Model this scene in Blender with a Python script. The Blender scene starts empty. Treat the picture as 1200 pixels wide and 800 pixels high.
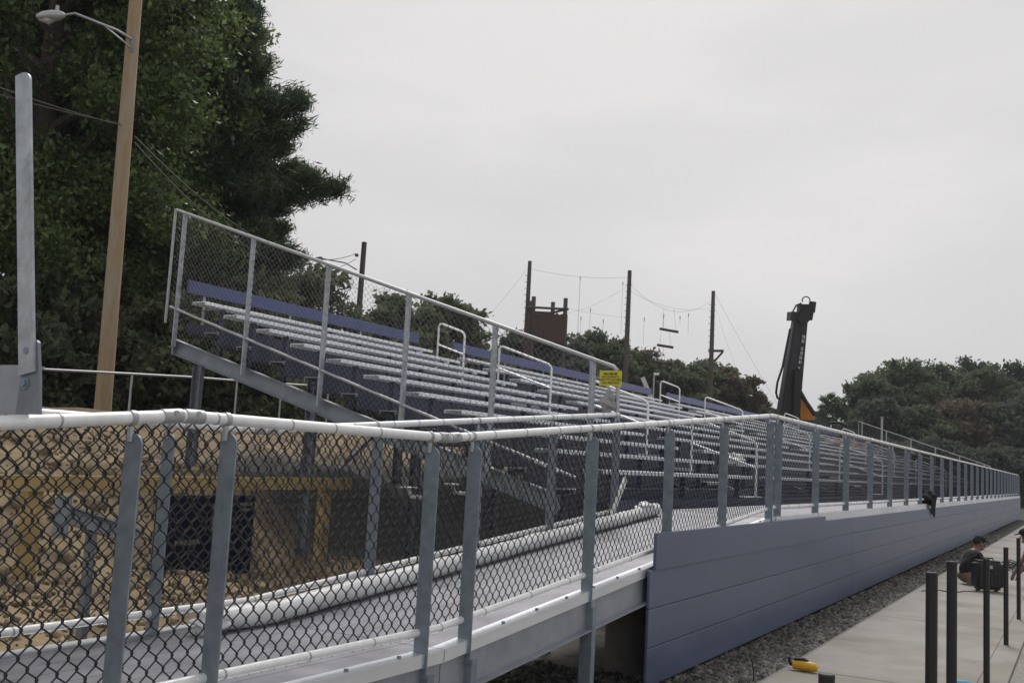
import bpy, bmesh, math, random
import numpy as np
from mathutils import Vector, Matrix
rnd = random.Random(7)
rad = math.radians
scene = bpy.context.scene
col = scene.collection

# ------------------------------------------------------------------ camera
F = 1200.0                      # focal length in pixels of a 1200 px wide frame
YAW, PITCH, ROLL, EYE = rad(29.2547), rad(6.5912), rad(3.06791), 1.65
cy, sy, cp, sp = math.cos(YAW), math.sin(YAW), math.cos(PITCH), math.sin(PITCH)
FW = Vector((-sy*cp, cy*cp, sp)); R0 = Vector((cy, sy, 0)); U0 = R0.cross(FW)
RT = math.cos(ROLL)*R0 + math.sin(ROLL)*U0
UP = -math.sin(ROLL)*R0 + math.cos(ROLL)*U0
O = Vector((0, 0, EYE))
def ray(x, y): return FW + RT*((x-600)/F) - UP*((y-400)/F)
def atd(x, y, D): return O + ray(x, y)*D
def on_x(x, y, X): d = ray(x, y); return O + d*(X/d.x)
def on_y(x, y, Y): d = ray(x, y); return O + d*(Y/d.y)
def on_z(x, y, Z): d = ray(x, y); return O + d*((Z-EYE)/d.z)
cam = bpy.data.objects.new('camera', bpy.data.cameras.new('camera'))
col.objects.link(cam)
m = Matrix((RT, UP, -FW)).transposed().to_4x4(); m.translation = O
cam.matrix_world = m
cam.data.sensor_width = 36; cam.data.lens = 36*F/1200
cam.data.clip_end = 3000; cam.data.clip_start = 0.05
scene.camera = cam

# ------------------------------------------------------------------ materials
def mat(name, base, rough=0.6, metal=0.0, var=0.0, scale=8.0, base2=None, bump=0.0, bscale=None,
        spec=0.5, detail=6.0, stretch=None, isl=0.0):
    M = bpy.data.materials.new(name); M.use_nodes = True
    nt = M.node_tree; N = nt.nodes; L = nt.links
    b = N['Principled BSDF']
    b.inputs['Roughness'].default_value = rough; b.inputs['Metallic'].default_value = metal
    b.inputs['Specular IOR Level'].default_value = spec
    base = tuple(base)+(1,)
    b.inputs['Base Color'].default_value = base
    tc = N.new('ShaderNodeTexCoord'); vec = tc.outputs['Object']
    if stretch:
        mp = N.new('ShaderNodeMapping'); mp.inputs['Scale'].default_value = stretch
        L.new(vec, mp.inputs['Vector']); vec = mp.outputs['Vector']
    src = None
    if var or base2:
        nz = N.new('ShaderNodeTexNoise'); nz.inputs['Scale'].default_value = scale
        nz.inputs['Detail'].default_value = detail; nz.inputs['Roughness'].default_value = 0.65
        L.new(vec, nz.inputs['Vector'])
        cr = N.new('ShaderNodeValToRGB')
        cr.color_ramp.elements[0].position = 0.32; cr.color_ramp.elements[1].position = 0.68
        c0 = tuple(max(0, c*(1-var)) for c in base[:3])+(1,)
        c1 = (tuple(base2)+(1,)) if base2 else tuple(min(1, c*(1+var)) for c in base[:3])+(1,)
        cr.color_ramp.elements[0].color = c0; cr.color_ramp.elements[1].color = c1
        L.new(nz.outputs['Fac'], cr.inputs['Fac'])
        src = cr.outputs['Color']
        rr = N.new('ShaderNodeMapRange'); rr.inputs['To Min'].default_value = max(0.05, rough-0.1)
        rr.inputs['To Max'].default_value = min(1, rough+0.12)
        L.new(nz.outputs['Fac'], rr.inputs['Value']); L.new(rr.outputs['Result'], b.inputs['Roughness'])
    if isl:
        g = N.new('ShaderNodeNewGeometry'); hs = N.new('ShaderNodeHueSaturation')
        r1 = N.new('ShaderNodeMapRange'); r1.inputs['To Min'].default_value = 1-isl; r1.inputs['To Max'].default_value = 1+isl
        L.new(g.outputs['Random Per Island'], r1.inputs['Value']); L.new(r1.outputs['Result'], hs.inputs['Value'])
        hs.inputs['Color'].default_value = base
        if src: L.new(src, hs.inputs['Color'])
        src = hs.outputs['Color']
    if src: L.new(src, b.inputs['Base Color'])
    if bump:
        n2 = N.new('ShaderNodeTexNoise'); n2.inputs['Scale'].default_value = bscale or scale*6
        n2.inputs['Detail'].default_value = 5
        L.new(vec, n2.inputs['Vector'])
        bp = N.new('ShaderNodeBump'); bp.inputs['Strength'].default_value = bump; bp.inputs['Distance'].default_value = 0.02
        L.new(n2.outputs['Fac'], bp.inputs['Height']); L.new(bp.outputs['Normal'], b.inputs['Normal'])
    return M
def leafmat(name, c0, c1, isl=0.35, trans=0.45, rough_=.7, spec_=.2):
    M = mat(name, c0, rough=0.55, var=0.01, base2=c1, scale=0.5, isl=isl, detail=3, spec=0.3)
    nt = M.node_tree; b = nt.nodes['Principled BSDF']
    for lk in list(b.inputs['Roughness'].links): nt.links.remove(lk)
    b.inputs['Roughness'].default_value = rough_; b.inputs['Specular IOR Level'].default_value = spec_
    tr = nt.nodes.new('ShaderNodeBsdfTranslucent'); mx = nt.nodes.new('ShaderNodeMixShader'); mx.inputs[0].default_value = trans
    hs = [n for n in nt.nodes if n.type == 'HUE_SAT'][0]
    nt.links.new(hs.outputs['Color'], tr.inputs['Color'])
    nt.links.new(b.outputs[0], mx.inputs[1]); nt.links.new(tr.outputs[0], mx.inputs[2])
    nt.links.new(mx.outputs[0], nt.nodes['Material Output'].inputs['Surface'])
    return M
M = {}
M['galv'] = mat('galvanised steel', (.225, .262, .305), .55, .35, .2, 14, bump=.05, bscale=120)
M['galv_light'] = mat('pale galvanised steel', (.40, .425, .455), .5, .35, .3, 11, bump=.05, bscale=120)
M['galv_dark'] = mat('weathered galvanised steel', (.22, .24, .27), .55, .5, .25, 9)
M['rail'] = mat('galvanised pipe', (.84, .84, .84), .4, .15, .08, 20)
M['rail_grey'] = mat('dull galvanised pipe', (.42, .43, .44), .45, .5, .15, 12)
M['foot'] = mat('ribbed foot plank', (.34, .345, .365), .5, .45, .15, 4, stretch=(1, .2, 1))
M['alu'] = mat('anodised aluminium', (.80, .825, .865), .33, .7, .10, 3, stretch=(1, .2, 1), bump=.02, bscale=300)
M['beam'] = mat('mill finish aluminium', (.33, .345, .38), .45, .5, .15, 5)
M['stringer'] = mat('grey steel stringer', (.23, .255, .285), .5, .35, .2, 5)
M['deck'] = mat('aluminium decking', (.215, .215, .24), .45, .4, .25, 3, bump=.05, bscale=200)
M['blue'] = mat('blue painted aluminium', (.062, .080, .205), .28, .0, .12, 3, spec=.5)
M['blue_riser'] = mat('dark blue riser board', (.036, .042, .092), .45, .0, .15, 3)
M['fascia'] = mat('slate blue fascia board', (.092, .112, .182), .38, .0, .16, 2.2, stretch=(1, .35, 2.2), bump=.03, bscale=60)
M['vinyl'] = mat('black vinyl wire', (.014, .014, .016), .45)
M['silverwire'] = mat('galvanised wire', (.20, .205, .21), .5, .3)
M['blacksteel'] = mat('black coated steel', (.012, .011, .011), .5, .0, .3, 30)
M['wrap'] = mat('white plastic wrap', (.74, .74, .735), .38, 0, .12, 9, bump=.06, bscale=14)
M['yellowwood'] = mat('yellow timber', (.40, .285, .12), .8, 0, .25, 5, stretch=(1, .25, 1))
M['blackbox'] = mat('black panel', (.010, .013, .026), .7, 0, .3, 6, spec=.15)
M['label'] = mat('faded label', (.17, .165, .13), .7, 0, .2, 40)
M['pole'] = mat('weathered timber pole', (.42, .275, .135), .85, 0, .15, 1.6, base2=(.40, .35, .27), stretch=(5, 5, .30), bump=.7, bscale=9)
M['polegrey'] = mat('grey timber pole', (.10, .085, .072), .85, 0, .3, 3, stretch=(3, 3, .3))
M['plank'] = mat('dark brown planking', (.085, .055, .042), .8, 0, .3, 5, stretch=(4, 4, .3))
M['concrete'] = mat('concrete slab', (.262, .247, .222), .8, 0, .14, 1.3, base2=(.315, .300, .277), bump=.1, bscale=60)
M['pier'] = mat('pier concrete', (.20, .19, .18), .85, 0, .2, 6, bump=.2, bscale=40)
M['stone'] = mat('crushed stone', (.098, .093, .083), .85, 0, .3, 12, isl=.8)
M['rubble'] = mat('earth rubble', (.23, .172, .10), .95, 0, .3, 9, isl=.45)
M['sign'] = mat('yellow sign', (.62, .56, .045), .5, 0, .06, 20)
M['ink'] = mat('black ink', (.012, .012, .012), .6)
M['bark'] = mat('bark', (.075, .06, .048), .9, 0, .35, 9, stretch=(2, 2, .5))
M['rubber'] = mat('black rubber', (.012, .012, .013), .55)
M['mast'] = mat('dark steel mast', (.034, .035, .042), .5, .2, .25, 2)
M['orange'] = mat('orange painted steel', (.62, .24, .02), .45, 0, .12, 2)
M['white'] = mat('white paint', (.7, .7, .68), .5)
M['wire'] = mat('dark cable', (.10, .10, .10), .6)
M['ropes'] = mat('pale rope', (.30, .29, .28), .7)
M['jacket'] = mat('black cloth', (.010, .011, .015), .9, 0, .3, 14)
M['skin'] = mat('skin', (.22, .125, .085), .6, 0, .08, 12)
M['shirt'] = mat('black cotton', (.014, .015, .018), .9, 0, .3, 14)
M['khaki'] = mat('khaki cotton', (.17, .125, .09), .9, 0, .15, 14)
M['pink'] = mat('dusty pink cotton', (.30, .20, .20), .9, 0, .15, 14)
M['hair'] = mat('dark hair', (.02, .014, .010), .7)
M['case'] = mat('black case plastic', (.012, .012, .014), .5, 0, .2, 20)
M['toolyellow'] = mat('yellow tool plastic', (.66, .36, .02), .4, 0, .08, 30)
M['bluecap'] = mat('pale blue plastic', (.12, .30, .42), .4)
M['grey_sheet'] = mat('grey plastic sheet', (.30, .30, .30), .5, 0, .25, 12)
M['glass'] = mat('lamp glass', (.45, .45, .45), .2)
M['cabdark'] = mat('dark cab glass', (.012, .014, .017), .15)

# ------------------------------------------------------------------ mesh helpers
class MB:
    def __init__(s): s.v = []; s.f = []
    def add(s, vs, fs):
        o = len(s.v); s.v += [tuple(v) for v in vs]; s.f += [tuple(i+o for i in f) for f in fs]; return s
    def box(s, x0, x1, y0, y1, z0, z1):
        return s.add([(x0,y0,z0),(x1,y0,z0),(x1,y1,z0),(x0,y1,z0),(x0,y0,z1),(x1,y0,z1),(x1,y1,z1),(x0,y1,z1)],
                     [(3,2,1,0),(4,5,6,7),(0,1,5,4),(1,2,6,5),(2,3,7,6),(3,0,4,7)])
    def bbox(s, x0, x1, y0, y1, z0, z1, b=.004):
        bm = bmesh.new(); bmesh.ops.create_cube(bm, size=1)
        for v in bm.verts:
            v.co = Vector(((x0+x1)/2+v.co.x*(x1-x0), (y0+y1)/2+v.co.y*(y1-y0), (z0+z1)/2+v.co.z*(z1-z0)))
        bmesh.ops.bevel(bm, geom=bm.edges[:], offset=b, segments=2, affect='EDGES', profile=.6)
        return s.bm(bm)
    def bm(s, bm, M4=None):
        bm.verts.index_update()
        vs = [(M4 @ v.co if M4 else v.co.copy()) for v in bm.verts]
        s.add(vs, [[v.index for v in f.verts] for f in bm.faces]); bm.free(); return s
    def hexa(s, b4, t4):
        return s.add(list(b4)+list(t4), [(3,2,1,0),(4,5,6,7),(0,1,5,4),(1,2,6,5),(2,3,7,6),(3,0,4,7)])
    def bar(s, a, b, w, h, up=(0,0,1)):
        a = Vector(a); b = Vector(b); d = (b-a).normalized(); u = Vector(up)
        sd = d.cross(u)
        if sd.length < 1e-4: sd = d.cross(Vector((1, 0, 0)))
        sd.normalize(); u = sd.cross(d).normalized()
        q = lambda c: [c-sd*w/2-u*h/2, c+sd*w/2-u*h/2, c+sd*w/2+u*h/2, c-sd*w/2+u*h/2]
        return s.hexa(q(a), q(b))
    def tube(s, pts, r, n=8, cap=True, closed=False):
        pts = [Vector(p) for p in pts]; k = len(pts)
        rs = r if isinstance(r, (list, tuple)) else [r]*k
        o = len(s.v); prev = None
        for i, p in enumerate(pts):
            if closed: d = pts[(i+1) % k]-pts[i-1]
            else: d = pts[min(i+1, k-1)]-pts[max(i-1, 0)]
            d.normalize()
            if prev is None:
                a = d.orthogonal().normalized()
            else:
                a = prev - d*prev.dot(d)
                a = a.normalized() if a.length > 1e-5 else d.orthogonal().normalized()
            prev = a; b = d.cross(a)
            for j in range(n):
                t = 2*math.pi*j/n
                s.v.append(tuple(p+(a*math.cos(t)+b*math.sin(t))*rs[i]))
        for i in range(k if closed else k-1):
            i2 = (i+1) % k
            for j in range(n):
                j2 = (j+1) % n
                s.f.append((o+i*n+j, o+i*n+j2, o+i2*n+j2, o+i2*n+j))
        if cap and not closed:
            s.f.append(tuple(o+j for j in range(n))[::-1]); s.f.append(tuple(o+(k-1)*n+j for j in range(n)))
        return s
    def prism(s, poly, axis, a0, a1):
        """extrude a 2-D polygon along axis ('x','y','z') from a0 to a1"""
        def pt(p, a): return {'x': (a, p[0], p[1]), 'y': (p[0], a, p[1]), 'z': (p[0], p[1], a)}[axis]
        n = len(poly)
        return s.add([pt(p, a0) for p in poly]+[pt(p, a1) for p in poly],
                     [tuple(range(n))[::-1], tuple(range(n, 2*n))]+[(i, (i+1) % n, (i+1) % n+n, i+n) for i in range(n)])
    def build(s, name, mt, parent=None, smooth=False):
        me = bpy.data.meshes.new(name)
        me.from_pydata(s.v, [], s.f); me.update()
        if smooth:
            me.polygons.foreach_set('use_smooth', [True]*len(me.polygons))
        if smooth:
            try: me.set_sharp_from_angle(angle=rad(40))
            except Exception: pass
        bm = bmesh.new(); bm.from_mesh(me); bmesh.ops.recalc_face_normals(bm, faces=bm.faces[:]); bm.to_mesh(me); bm.free()
        me.materials.append(mt)
        return link(name, me, parent)
def link(name, me, parent=None):
    o = bpy.data.objects.new(name, me); col.objects.link(o)
    if parent is not None:
        o.parent = parent
        o.matrix_parent_inverse = parent.matrix_world.inverted()
    return o
def npmesh(name, V, Fq, mt, parent=None):
    """V (n,3) array, Fq (m,k) array of equal sized faces"""
    me = bpy.data.meshes.new(name)
    V = np.asarray(V, np.float32); Fq = np.asarray(Fq, np.int32); k = Fq.shape[1]
    me.vertices.add(len(V)); me.vertices.foreach_set('co', V.ravel())
    me.loops.add(Fq.size); me.loops.foreach_set('vertex_index', Fq.ravel())
    me.polygons.add(len(Fq)); me.polygons.foreach_set('loop_start', np.arange(0, Fq.size, k, dtype=np.int32))
    me.update(calc_edges=True); me.validate()
    me.materials.append(mt)
    return link(name, me, parent)
def tag(o, label, cat, group=None, kind=None):
    o['label'] = label; o['category'] = cat
    if group: o['group'] = group
    if kind: o['kind'] = kind
    return o
def thing(name, label, cat, loc=(0, 0, 0), rz=0, group=None):
    o = bpy.data.objects.new(name, None); col.objects.link(o); o.empty_display_size = .1
    o.location = loc; o.rotation_euler = (0, 0, rz)
    o.matrix_world = Matrix.Translation(loc) @ Matrix.Rotation(rz, 4, 'Z')
    return tag(o, label, cat, group)
def struct(name, o): o['kind'] = 'structure'; return o

# ------------------------------------------------------------------ layout
XR = -2.985                      # outer railing line
XI = -4.30                       # inner ramp railing line
J1, J2, YC = 2.80, 4.685, 11.31  # ramp joints and the corner where the walkway starts
ZL = .643; ZW = 1.182
YB, YE = 10.15, 61.5             # ends of the grandstand
def zd(y):
    if y < J1: return ZL-(J1-y)/10.7
    if y < J2: return ZL
    if y < YC: return ZL+(y-J2)/(YC-J2)*(ZW-ZL)
    return ZW
RAILH = 1.107
NR = 11
def rowx(i): return -4.60-.61*i
def seatz(i): return 1.60+.2*i
def footz(i): return seatz(i)-.43

# ------------------------------------------------------------------ ground
def smooth(a, b, t):
    t = max(0, min(1, (t-a)/(b-a))); return t*t*(3-2*t)
def gz(x, y):
    """terrain height: low gravel under the ramp, an earth bank rising to the left"""
    z = -.06
    far = 1-smooth(66, 90, y)
    n = .10*math.sin(x*1.7+y*.6)+.08*math.sin(y*1.9-x*.8)+.05*math.sin(3.3*x+2.7*y)
    b = .35*smooth(-5.0, -7.6, x)+.95*smooth(-8.3, -10.4, x)+.78*smooth(-10.4, -13.5, x)
    k = smooth(-5.2, -7.0, x)
    z += (b+n*k*.8)*far
    if x < -13: z = z*(1-smooth(-13, -16, x))+(smooth(-13, -16, x))*(2.02*far-.06+.03*n)
    return z
xs = sorted(set([-900, -500, -300, -200, -140, -100, -75, -55, -42, -34, -29, -25, -22, -20, -18] + list(np.round(np.arange(-17, -4.4, .22), 2)) + [-4.4, -4, -3.5, -3, -2.5, -2, 0, 3, 8, 20, 50, 120, 300, 900]))
ys = sorted(set([-400, -150, -60, -30, -15, -8, -4] + list(np.round(np.arange(-2, 16, .3), 2)) + list(range(16, 70, 3)) + [72, 78, 84, 90, 110, 150, 220, 320, 500, 1000]))
V = [(x, y, gz(x, y)) for y in ys for x in xs]
nx = len(xs)
Fq = [(j*nx+i, j*nx+i+1, (j+1)*nx+i+1, (j+1)*nx+i) for j in range(len(ys)-1) for i in range(nx-1)]
gm = mat('ground', (.17, .16, .145), .95, 0, .2, 3, base2=(.24, .225, .2), bump=.9, bscale=14)
nt = gm.node_tree; N = nt.nodes; L = nt.links
bs = N['Principled BSDF']; old = bs.inputs['Base Color'].links[0].from_socket
geo = N.new('ShaderNodeNewGeometry'); sx = N.new('ShaderNodeSeparateXYZ'); L.new(geo.outputs['Position'], sx.inputs[0])
nz = N.new('ShaderNodeTexNoise'); nz.inputs['Scale'].default_value = 2.2; nz.inputs['Detail'].default_value = 10; L.new(geo.outputs['Position'], nz.inputs['Vector'])
er = N.new('ShaderNodeValToRGB')
er.color_ramp.elements[0].position = .3; er.color_ramp.elements[0].color = (.10, .07, .04, 1)
er.color_ramp.elements[1].position = .72; er.color_ramp.elements[1].color = (.31, .235, .13, 1)
L.new(nz.outputs['Fac'], er.inputs['Fac'])
lit = N.new('ShaderNodeValToRGB')          # leaf litter on the upper level
lit.color_ramp.elements[0].position = .3; lit.color_ramp.elements[0].color = (.045, .03, .02, 1)
lit.color_ramp.elements[1].position = .75; lit.color_ramp.elements[1].color = (.15, .085, .055, 1)
nz2 = N.new('ShaderNodeTexNoise'); nz2.inputs['Scale'].default_value = 3.5; nz2.inputs['Detail'].default_value = 10; L.new(geo.outputs['Position'], nz2.inputs['Vector'])
L.new(nz2.outputs['Fac'], lit.inputs['Fac'])
def step(a, b):
    r = N.new('ShaderNodeMapRange'); r.inputs['From Min'].default_value = a; r.inputs['From Max'].default_value = b
    ad = N.new('ShaderNodeMath'); ad.operation = 'MULTIPLY_ADD'; ad.inputs[1].default_value = 1.2
    L.new(nz.outputs['Fac'], ad.inputs[0]); L.new(sx.outputs['X'], ad.inputs[2])
    L.new(ad.outputs[0], r.inputs['Value']); return r.outputs['Result']
mx1 = N.new('ShaderNodeMixRGB'); L.new(step(-4.0, -4.9), mx1.inputs[0]); L.new(old, mx1.inputs[1]); L.new(er.outputs[0], mx1.inputs[2])
mx2 = N.new('ShaderNodeMixRGB'); L.new(step(-12.2, -14.0), mx2.inputs[0]); L.new(mx1.outputs[0], mx2.inputs[1]); L.new(lit.outputs[0], mx2.inputs[2])
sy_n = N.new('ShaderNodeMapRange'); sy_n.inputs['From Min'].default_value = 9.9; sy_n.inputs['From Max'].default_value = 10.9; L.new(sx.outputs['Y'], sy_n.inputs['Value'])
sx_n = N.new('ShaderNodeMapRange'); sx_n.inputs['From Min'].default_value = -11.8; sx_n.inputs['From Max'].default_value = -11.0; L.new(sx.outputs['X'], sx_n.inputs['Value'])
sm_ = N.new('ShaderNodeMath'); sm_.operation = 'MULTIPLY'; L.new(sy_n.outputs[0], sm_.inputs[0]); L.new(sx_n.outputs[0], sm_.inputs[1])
mx3 = N.new('ShaderNodeMixRGB'); L.new(sm_.outputs[0], mx3.inputs[0]); L.new(mx2.outputs[0], mx3.inputs[1]); mx3.inputs[2].default_value = (.030, .028, .026, 1)  # shade under the grandstand, painted into the ground colour
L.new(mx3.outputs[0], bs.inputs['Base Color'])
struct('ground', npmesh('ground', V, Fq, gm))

# concrete walk: slabs with open joints, and a mow strip
sl = MB(); ye = [-3.0, .6, 4.9, 9.2, 13.5, 17.8, 22.1, 26.4, 30.7, 35, 39.3, 43.6, 47.9, 52.2, 56.5, 60.8, 66]
for a, b in zip(ye[:-1], ye[1:]):
    sl.bbox(-2.255, -.791, a+.009, b-.009, -.12, 0, .010)
cm = M['concrete']; nt = cm.node_tree; N = nt.nodes; L = nt.links; bs = N['Principled BSDF']
old = bs.inputs['Base Color'].links[0].from_socket
tcc = N.new('ShaderNodeTexCoord'); mp = N.new('ShaderNodeMapping'); mp.inputs['Scale'].default_value = (.8, .9, 1)
L.new(tcc.outputs['Object'], mp.inputs[0]); nn = N.new('ShaderNodeTexNoise'); nn.inputs['Scale'].default_value = .9; nn.inputs['Detail'].default_value = 5
L.new(mp.outputs[0], nn.inputs['Vector'])
rr = N.new('ShaderNodeValToRGB'); rr.color_ramp.elements[0].position = .38; rr.color_ramp.elements[0].color = (.68, .64, .56, 1)
rr.color_ramp.elements[1].position = .55; rr.color_ramp.elements[1].color = (1, 1, 1, 1); L.new(nn.outputs['Fac'], rr.inputs['Fac'])
mu = N.new('ShaderNodeMixRGB'); mu.blend_type = 'MULTIPLY'; mu.inputs[0].default_value = .65
L.new(old, mu.inputs[1]); L.new(rr.outputs[0], mu.inputs[2]); L.new(mu.outputs[0], bs.inputs['Base Color'])
struct('pavement', sl.build('pavement', cm))
st = MB()
for a, b in zip(ye[:-1], ye[1:]): st.bbox(-.7895, -.57, a+.006, b-.006, -.12, -.003, .005)
struct('kerb', st.build('kerb', cm))
edge = MB(); edge.bbox(-2.30, -2.262, -3, 66, -.1, -.015, .006)
struct('path_edging', edge.build('path_edging', mat('edging', (.17, .16, .15), .85, 0, .2, 8)))
gr = MB(); gr.add([(-.568, -5, -.03), (30, -5, -.03), (30, 120, -.03), (-.568, 120, -.03)], [(0, 1, 2, 3)])
struct('gravel_lot', gr.build('gravel_lot', mat('light gravel', (.27, .26, .24), .95, 0, .45, 38, bump=1.0, bscale=60)))

# crushed stones (too many to count)
def stones(name, n, regions, s0, s1, mt, seed, zf, sub=False):
    g = np.random.default_rng(seed)
    cube = np.array([(-1,-1,-1),(1,-1,-1),(1,1,-1),(-1,1,-1),(-1,-1,1),(1,-1,1),(1,1,1),(-1,1,1)], float)*.5
    fc = np.array([(3,2,1,0),(4,5,6,7),(0,1,5,4),(1,2,6,5),(2,3,7,6),(3,0,4,7)])
    P = []
    for (x0, x1, y0, y1, k) in regions:
        nn_ = int(n*k); P.append(np.c_[g.uniform(x0, x1, nn_), g.uniform(y0, y1, nn_)])
    P = np.concatenate(P); n = len(P)
    sz = g.uniform(s0, s1, (n, 1, 1))*g.uniform(.6, 1.2, (n, 1, 3))
    C = (cube[None]+g.uniform(-.24, .24, (n, 8, 3)))*sz*np.where(g.random((n, 1, 1)) < .2, 1.35, 1)
    q = g.normal(size=(n, 4)); q /= np.linalg.norm(q, axis=1)[:, None]
    w, x, y, z = q.T
    Rm = np.stack([np.stack([1-2*(y*y+z*z), 2*(x*y-z*w), 2*(x*z+y*w)], -1), np.stack([2*(x*y+z*w), 1-2*(x*x+z*z), 2*(y*z-x*w)], -1), np.stack([2*(x*z-y*w), 2*(y*z+x*w), 1-2*(x*x+y*y)], -1)], 1)
    C = np.einsum('nij,nkj->nki', Rm, C)
    zz = np.array([zf(a, b) for a, b in P])
    C += np.c_[P, zz][:, None, :]
    Vv = C.reshape(-1, 3); Fv = (fc[None]+np.arange(n)[:, None, None]*8).reshape(-1, 4)
    o = npmesh(name, Vv, Fv, mt); o['kind'] = 'stuff'; return o
tag(stones('crushed_stone', 42000, [(-2.9, -2.31, 6.5, 12, .33), (-2.9, -2.31, 12, 20, .24), (-2.9, -2.31, 20, 40, .12), (-4.6, -2.31, 2.5, 8.0, .33)], .018, .050, M['stone'], 3, lambda a, b: -.05), 'dark crushed stone spread under the ramp and along the fascia', 'gravel')
tag(stones('earth_rubble', 5000, [(-13, -4.7, .5, 10.5, .75), (-8, -5, 1.5, 9, .25)], .010, .05, M['rubble'], 5, lambda a, b: gz(a, b)+.01), 'loose tan rubble strewn over the earth bank', 'rubble')

tag(stones('earth_clods', 190, [(-12.5, -4.8, 1, 10, 1)], .06, .20, mat('earth clods', (.24, .175, .10), .95, 0, .4, 7, base2=(.30, .23, .135), bump=.8, bscale=20), 8, lambda a, b: gz(a, b)-.02), 'large tan clods of earth on the bank behind the ramp', 'earth')

# ------------------------------------------------------------------ chain link fabric
def chainlink(name, mt, parent, t0, t1, base, height, along, P=.0385, V_=.088, r=.0027, n=4, fine=True):
    """woven fabric: each wire zigzags between two hook columns, front going up-right, back going up-left.
    base(t) -> z of the lower edge, height(t) -> height; along(t, d) -> x, y with depth offset d"""
    nw = int((t1-t0)/P)
    verts = []; faces = []; cnt = 0
    for k in range(nw):
        ta = t0+k*P
        z0 = base(ta+P/2); nh = max(1, int(round(height(ta+P/2)/(V_/2))))
        pts = []
        for j in range(nh+1):
            side = (j+k) % 2
            z = z0+j*V_/2
            sl = lambda t_: base(t_)-base(ta+P/2)
            if fine and 0 < j < nh:
                t = ta+(P if side else 0); o_ = P*.11*(1 if side else -1); d = r*.9 if side else -r*.9
                for tt, dd, zz in ((t, -d, z-V_*.085), (t+o_*.8, -d*.6, z-V_*.05), (t+o_*.8, d*.6, z+V_*.05), (t, d, z+V_*.085)):
                    pts.append((tt, dd, zz+sl(tt)))
            else:
                t = ta+(P*1.04 if side else -P*.04); pts.append((t, (r*.8 if side else -r*.8), z+sl(t)))
        pts = np.array(pts)
        a = np.array([along(p[0], p[1]) for p in pts])
        C = np.c_[a, pts[:, 2]]
        T = np.gradient(C, axis=0); T /= np.linalg.norm(T, axis=1)[:, None]
        e = np.array(along(0, 1))-np.array(along(0, 0)); nrm = np.array([e[0], e[1], 0.0])
        B = np.cross(T, nrm); B /= np.linalg.norm(B, axis=1)[:, None]
        N_ = np.cross(B, T)
        for i in range(n):
            th = 2*math.pi*i/n+.4
            verts.append(C+(B*math.cos(th)+N_*math.sin(th))*r)
        m_ = len(C); o = cnt; ii = np.arange(m_-1)
        for i in range(n):
            i2 = (i+1) % n
            faces.append(np.c_[o+i*m_+ii, o+i2*m_+ii, o+i2*m_+ii+1, o+i*m_+ii+1])
        cnt += m_*n
    return npmesh(name, np.concatenate(verts), np.concatenate(faces), mt, parent)

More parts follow.
